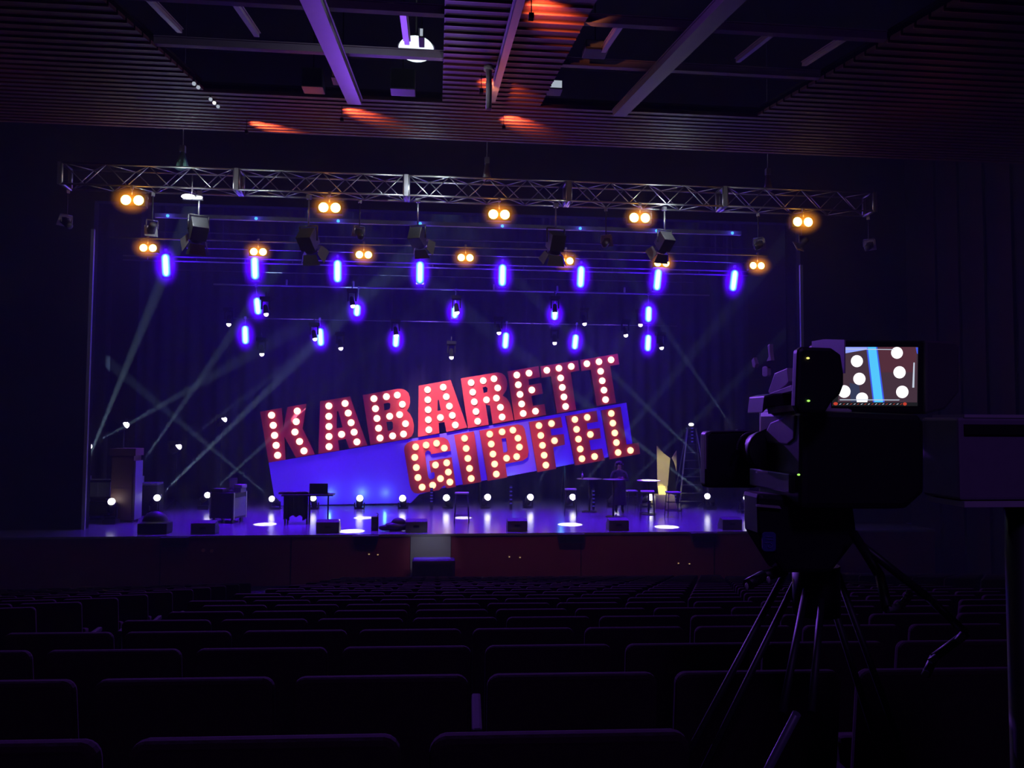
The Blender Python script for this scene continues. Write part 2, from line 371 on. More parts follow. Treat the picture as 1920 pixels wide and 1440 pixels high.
# ------------------------------------------------------------------ the sign
SY, SD = 29.3, .32
def K(ox, oy, pts, s=8.0): return [(ox + x / s, oy + y / s) for x, y in pts]
LET = [
 ('K', 480, 700, [[(60,575),(385,518),(412,815),(470,505),(755,455),(700,830),(885,1215),(600,1265),(425,950),(445,1297),(190,1340)]],
  [(237,628),(262,780),(282,930),(305,1080),(328,1228),(622,566),(606,724),(587,880),(656,1022),(722,1162)]),
 ('A', 480, 700, [[(960,420),(1410,345),(1670,1080),(1400,1128),(1345,985),(1230,1005),(1250,1155),(935,1210)],[(1213,570),(1237,566),(1297,808),(1210,825)]],
  [(1095,490),(1095,645),(1097,797),(1097,947),(1098,1098),(1338,452),(1385,596),(1428,740),(1473,882),(1515,1028),(1286,915)]),
 ('B', 660, 680, [[(160,485),(680,392),(740,392),(800,410),(845,450),(868,515),(872,590),(860,660),(825,722),(872,768),(910,850),(930,940),(926,1040),(895,1105),(830,1143),(275,1235)],
   [(475,615),(545,600),(575,615),(572,680),(548,703),(485,716)],[(515,890),(590,878),(612,900),(615,980),(592,1012),(540,1022)]],
  [(330,540),(517,510),(680,487),(756,624),(353,690),(376,836),(566,804),(715,780),(400,983),(803,915),(421,1130),(610,1098),(773,1070)]),
 ('A', 660, 680, [[(1000,345),(1480,258),(1730,972),(1417,1040),(1385,890),(1300,905),(1310,1058),(990,1115)],[(1286,560),(1302,556),(1332,714),(1284,722)]],
  [(1134,406),(1138,556),(1142,705),(1145,855),(1152,1005),(1368,368),(1414,510),(1460,652),(1504,790),(1549,934),(1326,822)]),
 ('R', 840, 650, [[(190,475),(740,385),(800,395),(850,430),(882,490),(890,570),(878,650),(820,733),(880,772),(925,840),(950,920),(985,1102),(672,1158),(630,882),(565,870),(612,1170),(300,1222)],
   [(520,610),(565,598),(595,622),(588,680),(535,696)]],
  [(346,540),(527,510),(688,482),(744,620),(370,682),(393,827),(576,798),(725,772),(418,972),(785,910),(444,1118),(810,1055)]),
 ('E', 840, 650, [[(892,370),(1360,290),(1380,458),(1207,490),(1217,577),(1398,545),(1425,705),(1252,740),(1275,887),(1448,860),(1472,1025),(998,1102)]],
  [(1030,427),(1213,398),(1053,572),(1078,716),(1255,650),(1103,860),(1126,1002),(1310,968)]),
 ('T', 980, 640, [[(262,375),(830,283),(850,438),(720,465),(803,1027),(515,1082),(425,525),(282,548)]],
  [(360,435),(541,405),(726,377),(567,550),(592,692),(616,835),(641,977)]),
 ('T', 980, 640, [[(862,280),(1425,185),(1450,345),(1312,370),(1402,925),(1112,972),(1020,425),(880,448)]],
  [(960,337),(1141,307),(1322,278),(1166,450),(1190,592),(1216,733),(1240,875)]),
 ('G', 740, 770, [[(140,590),(150,530),(190,485),(250,460),(650,398),(740,402),(800,440),(830,510),(840,605),(545,655),(540,625),(515,600),(480,600),(455,640),(500,985),(515,1020),(545,1037),(590,1015),(600,985),(592,922),(545,932),(515,757),(855,700),(920,1142),(782,1168),(745,1120),(665,1193),(350,1245),(290,1232),(250,1190),(225,1110)]],
  [(315,542),(472,515),(628,488),(744,560),(302,700),(326,852),(350,1002),(412,1146),(570,1117),(687,1018),(805,920),(780,782),(612,814),(828,1070)]),
 ('I', 740, 770, [[(890,365),(1190,310),(1302,1070),(1025,1117)]], [(1048,414),(1072,566),(1097,715),(1122,865),(1147,1016)]),
 ('P', 740, 770, [[(1270,300),(1850,205),(1920,225),(1950,272),(1978,420),(2012,610),(1995,700),(1920,750),(1660,798),(1690,1000),(1395,1055)],[(1605,420),(1670,410),(1695,600),(1680,622),(1632,632)]],
  [(1425,352),(1610,318),(1772,292),(1847,412),(1870,545),(1828,688),(1677,712),(1448,500),(1473,650),(1498,800),(1523,950)]),
 ('F', 980, 740, [[(95,410),(575,335),(600,490),(418,520),(432,612),(618,590),(635,750),(458,790),(505,1110),(222,1165)]],
  [(242,464),(430,433),(270,612),(295,760),(475,690),(320,908),(345,1056)]),
 ('E', 980, 740, [[(645,320),(1110,240),(1130,405),(962,432),(975,520),(1158,500),(1175,655),(998,687),(1025,837),(1193,810),(1230,985),(787,1062)]],
  [(780,372),(965,340),(806,520),(1012,596),(834,667),(860,815),(886,960),(1075,927)]),
 ('L', 980, 740, [[(1180,235),(1470,180),(1560,750),(1740,720),(1765,887),(1305,972)]],
  [(1326,282),(1349,427),(1378,574),(1402,718),(1428,867),(1613,835)]),
]
so = P(830, 940, SY)
sign = thing('illuminated_sign', 'huge tilted red letter sign with rows of glowing bulbs, reading KABARETT GIPFEL', 'sign', (so.x, SY, STG))
def SL(px, py, Y=SY): return P(px, py, Y) - sign.location
for li, (ch, ox, oy, loops, bulbs) in enumerate(LET):
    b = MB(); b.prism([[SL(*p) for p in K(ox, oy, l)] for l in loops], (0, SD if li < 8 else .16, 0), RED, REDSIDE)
    lo = b.obj('letter', sign, bevel=0)
    lo['label'] = 'letter %s of the word %s' % (ch, 'KABARETT' if li < 8 else 'GIPFEL')
    for p in K(ox, oy, bulbs):
        bb = MB(); bb.sphere((0, 0, 0), .132, E_BULB if li >= 8 else E_BULB2, 12, (1, .75, 1)); o = bb.obj('bulb', lo)
        o.location = SL(*p) + V((0, -.045, 0))
PANY = SY + .17
pan = [(503.8, 867.5), (1174.4, 755.2), (1188, 848), (1000, 884), (830, 915), (786, 927), (770, 943), (517, 948)]
b = MB(); b.prism([[SL(*p, PANY) for p in pan]], (0, .06, 0), PANEL); bp = b.obj('back_panel', sign); bp['label'] = 'slanted panel given its own blue glow behind the lower word'
b = MB()
for px, py in ((560, 935), (700, 930), (900, 890), (1060, 865), (1160, 845)):
    a = SL(px, py, PANY + .1); b.tube((a.x, a.y + .05, 0), (a.x, a.y + .05, a.z + .6), .035, BLACK, 6); b.tube((a.x, a.y + .9, .03), (a.x, a.y + .05, a.z + .5), .03, BLACK, 6)
b.obj('support_strut', sign)

# ------------------------------------------------------------------ front truss
TY = 19.0
t0, t1 = P(112, 305, TY), P(1641, 361, TY); zt = (t0.z + t1.z) / 2; LEN = t1.x - t0.x
truss = thing('lighting_truss', 'long aluminium box truss hanging across the hall before the stage', 'truss', (t0.x, TY, zt))
SEC = LEN / 5; H = D = .50
for s_ in range(5):
    b = MB(); x0, x1 = s_ * SEC + .03, (s_ + 1) * SEC - .03
    for yy in (0, D):
        for zz in (0, -H): b.tube((x0, yy, zz), (x1, yy, zz), .026, ALU, 8)
    for xx in (x0 + .02, x1 - .02):
        for a, c in (((xx, 0, 0), (xx, 0, -H)), ((xx, D, 0), (xx, D, -H)), ((xx, 0, 0), (xx, D, 0)), ((xx, 0, -H), (xx, D, -H))): b.tube(a, c, .034, ALU, 6)
    n = 8; st = (x1 - x0 - .1) / n
    for k in range(n):
        xa = x0 + .05 + k * st; xb = xa + st; fl = k % 2
        b.tube((xa, 0, -H * fl), (xb, 0, -H * (1 - fl)), .014, ALU, 6); b.tube((xa, D, -H * (1 - fl)), (xb, D, -H * fl), .014, ALU, 6)
        b.tube((xa, D * fl, 0), (xb, D * (1 - fl), 0), .013, ALU, 6); b.tube((xa, D * (1 - fl), -H), (xb, D * fl, -H), .013, ALU, 6)
    b.obj('truss_section', truss)
for xx in (0, SEC, 2 * SEC, 3 * SEC, 4 * SEC, LEN):
    b = MB(); wd = .05 if xx not in (0, LEN) else .035
    b.mm((xx - wd, -.03, -H - .02), (xx + wd, .0, .02), GREY if xx not in (0, LEN) else ALU); b.mm((xx - wd, D, -H - .02), (xx + wd, D + .03, .02), GREY)
    b.mm((xx - .02, 0, -.02), (xx + .02, D, .02), ALU); b.mm((xx - .02, 0, -H - .02), (xx + .02, D, -H + .02), ALU); b.obj('joint_plate', truss)
for k, px in enumerate((342, 913, 1440)):
    p = P(px, 300 + (px - 112) * .037, TY + .25)
    t = thing('chain_hoist', ('green-lit chain bag and hoist above the left part of the truss', 'dark chain hoist above the middle of the truss', 'dark chain hoist above the right part of the truss')[k], 'hoist', (p.x, TY + .25, zt + .03), (0, 0, 0), 'chain hoists over the truss')
    b = MB(); b.tube((0, 0, 0), (0, 0, .42), .17 if k == 0 else .12, GREEN if k == 0 else MIDGREY, 10, .05); b.obj('hanging_chain_bag', t)
    b = MB(); b.mm((-.06, -.06, .42), (.06, .06, .58), MIDGREY); b.obj('hoist_motor', t)
    b = MB(); b.tube((0, 0, .58), (0, 0, 15.5 - zt - .05), .012, MIDGREY, 5); b.obj('chain', t)

# ------------------------------------------------------------------ lamps on truss and pipes
def lamp_clamp(top): 
    b = MB(); b.mm((-.03, -.03, top - .10), (.03, .03, top), ALU); b.tube((0, 0, .12), (0, 0, top - .08), .016, ALU, 6); return b
def blinder(px, py, Y, label, group, pipe_z, sep):
    p = P(px, py, Y); t = thing('blinder_light', label, 'stage light', p, (0, 0, 0), group)
    b = MB(); b.mm((-sep * 1.05, .03, -sep * .52), (sep * 1.05, .2, sep * .52), BLACK); b.obj('housing', t, bevel=.01)
    b = MB(); b.path([(-sep * 1.13, .1, 0), (-sep * 1.13, .1, .2), (sep * 1.13, .1, .2), (sep * 1.13, .1, 0)], .014, DARK); b.obj('yoke', t)
    c = lamp_clamp(max(.3, pipe_z - p.z)); c.obj('hanging_clamp', t)
    add_bloom(t, (.52, .40, .40), G_AMB, (0, -.05, -.02))
    for s in (-1, 1):
        b = MB(); b.sphere((s * sep / 2, .03, 0), sep * .42, E_AMBER, 14, (1, .4, 1)); b.obj('lamp', t)
        lamp('POINT', 'amber_light', p + V((s * sep / 2, -.16, 0)), 2.6, (1, .40, .04), r=.09)
FRONT_B = [(247, 374.5), (617.5, 388.5), (936, 401.5), (1200, 407.7), (1506.5, 415.5)]
for k, (x, y) in enumerate(FRONT_B):
    blinder(x, y, TY - .05, 'amber two-lamp blinder under the front truss, %s of five from the left' % ORD[k], 'amber blinders on the front truss', zt - H, .29)
BY = 23.95
BACK_B = [(277, 464.5), (484, 471.7), (682, 477.3), (873, 482.7), (1061, 488.7), (1241.5, 493), (1420.5, 497.7)]
PZ1 = P(682, 470, BY).z
for k, (x, y) in enumerate(BACK_B):
    blinder(x, y, BY, 'smaller amber two-lamp blinder on the pipe behind the truss, %s from the left' % ORD[k], 'amber blinders on the rear pipe', PZ1 + .28, .27)

def batten(y_at, Y, px0, px1, label, r=.028, twin=False, posts=False, mt=None):
    z = P(850, y_at, Y).z; xa, xb = P(px0, y_at, Y).x, P(px1, y_at, Y).x
    t = thing('lighting_pipe', label, 'pipe', (xa, Y, z), (0, 0, 0), 'horizontal pipes over the stage')
    b = MB(); b.tube((0, 0, 0), (xb - xa, 0, 0), r, mt or MIDGREY, 8); b.obj('hanging_pipe', t)
    if twin:
        b = MB(); b.tube((0, 0, .14), (xb - xa, 0, .14), r, mt or MIDGREY, 8)
        for k in range(14): x = (xb - xa) * (k + .5) / 14; b.tube((x, 0, 0), (x, 0, .14), .012, MIDGREY, 6)
        b.obj('upper_pipe', t)
    if posts:
        for f in posts:
            b = MB(); b.mm(((xb - xa) * f - .03, -.03, 0), ((xb - xa) * f + .03, .03, .22), GREY); b.obj('bracket', t)
    for f in (.06, .35, .65, .94):
        b = MB(); b.tube(((xb - xa) * f, 0, 0), ((xb - xa) * f, 0, 15.5 - z), .006, DARK, 5); b.obj('suspension_cable', t)
    return z
batten(463, BY, 205, 1440, 'thin pipe carrying the rear row of amber blinders', .026)
zb1 = batten(503, 25.2, 230, 1430, 'double pipe behind the upper row of blue light bars', .022, True, mt=GREY)
zb2 = batten(543, 27.6, 400, 1330, 'pipe with small brackets above the middle blue light bars', .03, False, (.14, .27, .41, .55, .68, .82), mt=GREY)
zb3 = batten(604, 29.4, 430, 1270, 'lowest and farthest thin pipe above the sign', .018)
batten(478, 24.6, 350, 1400, 'pipe with scattered bright glints just below the rear amber blinders', .018, mt=ALU)
batten(450, 26.5, 300, 1420, 'thin pipe high behind the hanging fresnel lamps', .02)
batten(519, 26.8, 330, 1300, 'thin pipe just below the double pipe', .015)
# strips with tiny blue indicator lamps under the header
t = thing('indicator_rail', 'dark rail under the header with a row of small cyan lamps', 'rail', (P(290, 401, 23.3).x, 23.3, P(850, 421, 23.3).z))
b = MB(); b.mm((0, 0, -.05), (P(1390, 430, 23.3).x - t.location.x, .12, .07), CASEB); b.obj('hanging_rail', t)
for px in (314, 480, 634, 788, 942, 1088, 1231, 1373):
    x = P(px, 420, 23.3).x - t.location.x
    b = MB(); b.sphere((x, 0, 0), .05, E_DOT, 8); b.obj('indicator_lamp', t)
    lamp('POINT', 'indicator_light', V((x, -.18, .0)) + t.location, 2.2, (.12, .08, 1), r=.03)

def led_bar(px, py, Y, h, tilt, label, group, pipe_z, power):
    p = P(px, py, Y); t = thing('led_bar_light', label, 'stage light', p, (0, tilt, 0), group)
    w_ = .115
    b = MB(); b.mm((-w_ - .02, .02, -h / 2 - .03), (w_ + .02, .14, h / 2 + .03), BLACK); b.obj('housing', t, bevel=.01)
    b = MB(); n = 6; pts = [(w_ * math.cos(math.pi * i / n), h / 2 - w_ + w_ * math.sin(math.pi * i / n)) for i in range(n + 1)] + [(-w_ * math.cos(math.pi * i / n), -h / 2 + w_ - w_ * math.sin(math.pi * i / n)) for i in range(n + 1)]
    b.prism([[(x, -.01, z) for x, z in pts]], (0, .03, 0), E_BLUE, E_BLUERIM); b.prism([[(x * .62, -.016, z * .93) for x, z in pts]], (0, .03, 0), E_CORE, E_BLUE)
    q = [(x * 1.22, z * 1.05) for x, z in pts]; b.prism([[(x, .0, z) for x, z in q]], (0, .02, 0), E_BLUERIM)  # wider blue rim and pale core imitate bloom round the bar
    b.obj('glowing_face', t); add_bloom(t, (.46, .40, h / 2 + .42), G_BLUE, (0, -.02, 0))
    c = MB(); top = max(h / 2 + .15, (pipe_z - p.z)); c.tube((0, .08, h / 2), (0, .08, top), .016, GREY, 6); c.mm((-.035, .04, top - .06), (.035, .12, top + .03), GREY); c.obj('hanging_clamp', t)
    lamp('POINT', 'blue_light', p + V((0, -.17, .12 * h)), power * .5, (.05, .0, 1), r=.10); lamp('POINT', 'blue_light', p + V((0, -.17, -.3 * h)), power * .5, (.05, .0, 1), r=.10)
UP = [(311, 497.5, -4), (478, 503, -3), (633, 508.5, -1), (787.5, 511, 0), (942, 516, 1), (1089, 519, 3), (1233, 524.5, 6), (1376, 526, 8)]
for k, (x, y, a) in enumerate(UP):
    led_bar(x, y, 25.0, .72, math.radians(-a if 0 else a), 'upright glowing blue light bar in the upper row, %s from the left' % ORD[k], 'blue light bars, upper row', zb1, 95)
MIDB = [(483, 574, -7, .60), (669.5, 582, 3, .42), (853, 585, 2, .46), (1040, 590, 3, .40), (1216, 589, 2, .58)]
for k, (x, y, a, h) in enumerate(MIDB):
    led_bar(x, y, 27.5, h, math.radians(a), 'upright glowing blue light bar in the middle row, %s from the left' % ORD[k], 'blue light bars, middle row', zb2, 65)
LOWB = [(460, 628, -3, .68), (601, 632, -4, .66), (742.5, 638, 3, .52), (948, 638.5, 4, .62), (1078.5, 641, 6, .58), (1215, 643, 3, .64)]
for k, (x, y, a, h) in enumerate(LOWB):
    led_bar(x, y, 29.0, h, math.radians(a), 'upright glowing blue light bar in the lowest row, %s from the left' % ORD[k], 'blue light bars, lowest row', zb3, 65)

# ------------------------------------------------------------------ hanging fresnels and cans on the truss
def fresnel(px, py, label, sc_=1.0, yaw=0, tilt=-40):
    p = P(px, py, TY + .25); t = thing('fresnel_lantern', label, 'stage light', p, (0, 0, yaw), 'fresnel lamps hanging under the truss', sc_)
    R = Matrix.Rotation(math.radians(tilt), 4, 'X')
    b = MB(); b.mm((-.17, -.22, -.17), (.17, .16, .19), DARK); b.tube((0, .14, .0), (0, .25, 0), .16, BLACK, 14)
    for k in range(5): b.mm((-.12, -.2 + k * .07, .19), (.12, -.17 + k * .07, .21), BLACK)
    b.obj('lamp_body', t, R, bevel=.015)
    b = MB(); b.sphere((0, .25, 0), .14, mat('fresnel_glass', (.25, .27, .32), .1), 14, (1, .2, 1)); b.obj('lens', t, R)
    for k in range(4):
        R2 = R @ Matrix.Rotation(math.radians(90 * k), 4, 'Y')
        b = MB(); b.prism([[(-.15, .25, .17), (.15, .25, .17), (.21, .47, .27), (-.21, .47, .27)]], (0, -.005, .008), MIDGREY); b.obj('barn_door', t, R2)
    b = MB(); b.path([(-.21, 0, 0), (-.21, 0, .33), (.21, 0, .33), (.21, 0, 0)], .018, DARK); b.obj('yoke', t)
    top = (zt - H - p.z) / sc_; b = MB(); b.tube((0, 0, .33), (0, 0, top - .04), .02, ALU, 8); b.mm((-.05, -.04, top - .1), (.05, .04, top), ALU); b.obj('hanging_clamp', t)
fresnel(372, 432, 'fresnel lamp with open barn doors, first of five from the left under the truss', 1.12, .5)
fresnel(578, 452, 'fresnel lamp with lit barn door edge, second of five from the left under the truss', 1.12, -.3)
fresnel(783, 447, 'fresnel lamp below the bright clamp, third of five from the left under the truss', 1.0, -.4, -25)
fresnel(1042, 455, 'fresnel lamp, fourth of five from the left under the truss', 1.12, .2, -60)
fresnel(1246, 455, 'fresnel lamp, fifth of five from the left under the truss', 1.0, .3)
def parcan(px, py, label, yaw, tilt):
    p = P(px, py, TY + .5); t = thing('spotlight_can', label, 'stage light', p, (0, 0, yaw), 'small lamp cans hanging under the truss')
    R = Matrix.Rotation(math.radians(tilt), 4, 'X')
    b = MB(); b.tube((0, -.16, 0), (0, .12, 0), .085, DARK, 12, .10); b.sphere((0, -.16, 0), .085, DARK, 12, (1, .6, 1)); b.obj('lamp_body', t, R)
    b = MB(); s = .15; b.prism([[(-s, .13, -s), (s, .13, -s), (s, .13, s), (-s, .13, s)], [(-.085, .13, -.085), (.085, .13, -.085), (.085, .13, .085), (-.085, .13, .085)]], (0, .012, 0), GREY); b.obj('gel_frame', t, R)
    b = MB(); b.path([(-.13, 0, 0), (-.13, 0, .2), (.13, 0, .2), (.13, 0, 0)], .013, ALU); b.obj('yoke', t)
    top = zt - H - p.z; b = MB(); b.tube((0, 0, .2), (0, 0, top - .04), .016, DARK, 6); b.mm((-.04, -.03, top - .09), (.04, .03, top), ALU); b.obj('hanging_clamp', t)
for k, (x, y, a, e) in enumerate(((125, 418, .9, 35), (285, 428, .5, -20), (674, 439, .4, 40), (1136, 455, -.5, 30), (1422, 460, -.7, 25), (1504, 456, .5, -30), (1629, 462, -.8, 25))):
    parcan(x, y, 'small lamp can with a square frame under the truss, %s of seven from the left' % ORD[k], a, e)
# bare points added for the white spill on the truss
for px, py, e in ((357, 376, 60), (792, 352, 36), (1256, 396, 50)):
    p = P(px, py, TY - .28); lamp('POINT', 'truss_spill_light', p, e, (.80, .92, 1), r=.04, vol=False)
t = thing('lamp_or_glare', 'bright white glare of a lit clamp on the left part of the truss', 'stage light', P(358, 369, TY - .12))
b = MB(); b.sphere((-.06, -.02, 0), .12, E_WHITE, 12, (1.35, .5, .5)); b.sphere((.2, -.02, -.015), .06, E_WHITE, 10, (1.3, .5, .6)); b.obj('lens', t)  # glowing blobs imitate glare off a lit clamp, no lamp here
b = MB(); b.mm((-.2, .03, -.05), (.26, .12, .06), DARK); b.tube((0, .07, .05), (0, .07, zt - H - t.location.z + .3), .015, ALU, 6); b.obj('hanging_clamp', t)

# ------------------------------------------------------------------ beam moving heads
def beam(src, d, I, ang=3.4, col=(.46, .70, 1)):
    lamp('SPOT', 'beam_light', src, I * 1.35, col, src + d, ang, .25, .04)
def moving_head(px, py, Y, tx, ty, label, group, mode, power, r=.10, tY=None, ang=3.4):
    p = P(px, py, Y); d = (P(tx, ty, tY or Y) - p).normalized()
    base = {'floor': V((p.x, Y, STG)), 'hang': p}.get(mode, p)
    t = thing('moving_head_light', label, 'stage light', p, (0, 0, 0), group)
    R = d.to_track_quat('Z', 'Y').to_matrix()
    HB = FLATBLACK if mode == 'hang' else BLACK; b = MB(); b.tube(-d * .26, -d * .02, r * .95, HB, 12, r * 1.15); b.sphere(-d * .26, r * .95, HB, 12); b.obj('head', t)
    b = MB(); b.sphere((0, -.07 if mode == 'floor' else 0, 0), r, E_WHITE, 14); b.obj('lens', t)  # whole ball glows, imitating the bloom over the lens
    b = MB(); c = -d * .16; s = -1 if mode == 'floor' else 1; zb = s * .30
    if mode == 'floor': zb = max(zb, -(p.z - STG) + .06 - c.z)
    for q in (-1, 1): b.mm((c.x + q * (r + .05) - .02, c.y - .05, min(c.z, c.z + zb)), (c.x + q * (r + .05) + .02, c.y + .05, max(c.z, c.z + zb)), HB)
    e_ = c.z + zb; b.mm((c.x - r - .07, c.y - .05, e_ - .03), (c.x + r + .07, c.y + .05, e_ + .01), HB); b.obj('yoke', t)
    b = MB()
    if mode == 'floor':
        h = p.z - STG; b.mm((c.x - .19, c.y - .17, -h), (c.x + .19, c.y + .17, min(c.z - .26, -h + .14)), BLACK); b.mm((c.x - .16, c.y - .1, -h), (c.x + .16, c.y + .1, max(-h + .05, c.z + zb)), BLACK); b.obj('base', t)
    elif mode == 'stand':
        h = p.z - STG; b.mm((c.x - .15, c.y - .13, c.z - .42 + .6), (c.x + .15, c.y + .13, c.z - .28 + .6), BLACK); b.obj('base', t)
        b = MB(); b.tube((c.x, c.y + .2, -h), (c.x, c.y + .2, c.z + .3), .03, BLACK, 8)
        for q in range(3): a = 2.1 * q; b.tube((c.x, c.y + .2, -h + .35), (c.x + .4 * math.cos(a), c.y + .2 + .4 * math.sin(a), -h + .01), .018, BLACK, 6)
        b.obj('stand', t)
    else:
        b.mm((c.x - .17, c.y - .15, c.z + .31), (c.x + .17, c.y + .15, c.z + .42), HB); b.tube((c.x, c.y, c.z + .42), (c.x, c.y, c.z + .6), .02, BLACK, 6); b.obj('hanging_base', t)
    if power: beam(p + d * (r + .04), d, power * (1.9 if mode != 'hang' else .55), ang)
    return t
FL = [(211, 940, 24.7, 225, 870, 0), (296, 933, 26.3, 640, 598, 24000), (390, 928, 28.6, 745, 610, 11000), (510.5, 935, 28.4, 300, 760, 9000), (588, 934, 28.4, 580, 860, 300), (675, 934, 28.4, 690, 800, 400),
      (755, 934, 28.4, 740, 800, 500), (837, 933, 28.4, 812, 860, 600), (914, 932, 28.4, 960, 850, 3500), (994, 932, 28.4, 1045, 845, 5000), (1073, 932, 28.4, 1150, 840, 7000), (1154, 931, 28.4, 1260, 830, 5000), (1218, 932, 28.4, 1350, 860, 3500), (1325, 930, 27.6, 860, 575, 13000), (1398, 934, 26.5, 1420, 850, 0)]
for k, (x, y, Y, tx, ty, pw) in enumerate(FL):
    moving_head(x, y, Y, tx, ty, 'moving head lamp with glowing white lens on the stage floor, %s from the left' % ORD[k], 'floor row of moving head lamps', 'floor', pw, .12 if 4 < k < 13 else .105, Y + (1.4 if k in (1, 2) else .0))
AIR = [(429, 608, 425, 720, 2600), (499, 589, 514, 720, 2600), (491, 664, 497, 760, 1600), (590.5, 635.5, 618, 780, 3000), (639, 653, 652, 740, 2000), (661.5, 573.5, 684, 700, 2600), (743, 629, 758, 740, 2600), (846.5, 670, 848, 760, 2600),
       (857, 586, 874, 720, 2600), (935.5, 624, 952, 740, 2600), (1040.5, 587, 1043, 700, 2000), (1040, 643, 1044, 730, 1800), (1096, 607, 1116, 720, 3000), (1201, 609, 1192, 740, 2200), (1173.5, 628.5, 1190, 740, 2200), (1240.5, 652, 1268, 770, 3000)]
for k, (x, y, tx, ty, pw) in enumerate(sorted(AIR)):
    Y = 26.5 if y < 596 else 28.0
    moving_head(x, y, Y, tx, ty, 'small moving head lamp hanging over the stage, glowing white, %s counted from the left' % ORD[k], 'hanging moving head lamps', 'hang', pw, .078, Y)
SIDE = [(166, 837, 27.0, 430, 690, 9000, 'moving head lamp on a tall stand at the far left of the stage'), (236, 797, 27.5, 430, 680, 3500, 'moving head lamp on a stand above the brown cabinet'),
        (334.5, 838, 28.5, 470, 735, 3500, 'moving head lamp on a stand above the empty left stage floor'), (420, 787, 30.0, 560, 660, 3000, 'moving head lamp on a stand, highest and nearest to letter K')]
for x, y, Y, tx, ty, pw, lb in SIDE: moving_head(x, y, Y, tx, ty, lb, 'moving head lamps on stands', 'stand', pw, .11)
# two heads lying on top of cases, lenses hidden behind their housings
for x, y, Y, tx, ty, pw, lb in ((158, 879, 25.8, 312, 505, 26000, 'moving head lamp on the open rack, throwing the leftmost beam'), (258, 880, 26.85, 425, 640, 17000, 'moving head lamp beside the brown cabinet, throwing the second beam')):
    p = P(x, y, Y); d = (P(tx, ty, Y) - p).normalized(); t = thing('moving_head_light', lb, 'stage light', p)
    b = MB(); b.tube(-d * .25, d * .03, .10, DARK, 12, .12); b.sphere(-d * .25, .1, DARK, 12); b.obj('head', t)
    b = MB(); zb_ = -.34 if x < 200 else STG + 1.075 - p.z; b.mm((-.17, -.14, zb_), (.17, .14, -.22), CASEB); b.mm((-.15, -.04, -.3), (-.12, .04, .02), BLACK); b.mm((.12, -.04, -.3), (.15, .04, .02), BLACK); b.obj('base', t)
    beam(p + d * .06, d, pw * 1.5)
# beams from the right side, out of the black wing
for k, (x, y, Y, tx, ty, pw) in enumerate(((1322, 868, 28.0, 1085, 640, 9000), (1384, 815, 27.0, 1236, 600, 11000), (1448, 768, 26.0, 1300, 478, 16000))):
    moving_head(x, y, Y, tx, ty, 'moving head lamp in the right wing throwing a pale beam, %s from the left' % ORD[k], 'right wing moving head lamps', 'stand', pw, .06)
# ladder with lamp
p = P(1297, 796, 29.0); t = thing('step_ladder', 'tall dark step ladder at the right of the stage with a lamp on top', 'ladder', (p.x, 29.0, STG)); h = p.z - STG - .15
for s in (-1, 1):
    b = MB(); b.tube((s * .62, -.35, 0), (s * .16, 0, h), .032, GREY, 6); b.tube((s * .62, .45, 0), (s * .16, .04, h), .028, MIDGREY, 6); b.obj('rail', t)
b = MB()
for k in range(9): f = (k + .6) / 9.6; b.tube((-.62 + .46 * f, -.35 * (1 - f), h * f), (.62 - .46 * f, -.35 * (1 - f), h * f), .02, MIDGREY, 6)
b.obj('rungs', t); b = MB(); b.mm((-.2, -.1, h - .02), (.2, .12, h + .03), MIDGREY); b.obj('top_step', t)
p = P(1296, 796, 29.0); t = thing('lamp_or_glare', 'white lamp standing on top of the step ladder', 'stage light', p)
b = MB(); b.sphere((0, 0, 0), .085, E_WHITE, 12, (1.2, .8, .7)); b.obj('lens', t); b = MB(); b.mm((-.1, -.02, -.12), (.1, .1, -.05), BLACK); b.tube((0, .05, -.12), (0, .05, -.06), .05, BLACK, 10); b.obj('base', t)
# slim stands with blue dots
for k, (px, y0, y1) in enumerate(((809, 918, 940), (958, 914, 944), (1113, 921, 949), (1266, 929, 951), (1298, 803, 828))):
    Y = 27.8; p = P(px, y1, Y)
    if k == 4: Y = 28.6; p = P(px, y1, Y)
    t = thing('led_post', ('short dark post with violet lights below letter G', 'short dark post with violet lights below letter P', 'short dark post with violet lights below the second letter E', 'short dark post with violet lights right of the gold sculpture', 'short strip of violet lights hanging on the step ladder')[k], 'stage light', p, (0, 0, 0), 'posts with violet lights')
    hh = P(px, y0, Y).z - p.z; zb = min(0, STG - p.z) if k < 4 else 0
    b = MB(); b.mm((-.05, .02, zb), (.05, .08, hh + .06), BLACK); b.obj('frame_post', t)
    for q in range(5): b = MB(); b.sphere((0, .01, hh * q / 4), .04, E_VDOT, 8, (1.3, .5, .7)); b.obj('indicator_lamp', t)

# ------------------------------------------------------------------ stage wedges, cases, keyboard
def wedge(px, py, Y, w_, label):
    p = P(px, py, Y); t = thing('floor_monitor', label, 'loudspeaker', (p.x, Y, STG), (0, 0, 0), 'black wedge monitors along the stage edge')
    b = MB(); prof = [(-.18, 0), (.26, 0), (.26, .12), (.02, .36), (-.18, .30)]
    b.prism([[(-w_ / 2, y, z) for y, z in prof]], (w_, 0, 0), mat('wedge_paint', (.05, .048, .055), .6, 0, .2, 20)); b.obj('cabinet', t, bevel=.012)
    b = MB(); b.prism([[(-w_ / 2 + .04, .255, .135), (w_ / 2 - .04, .255, .135), (w_ / 2 - .04, .05, .35), (-w_ / 2 + .04, .05, .35)]], (0, .012, .012), DARK); b.obj('grille', t)
    b = MB(); b.mm((-.08, -.195, .14), (.08, -.178, .2), FLATBLACK); b.obj('handle', t)
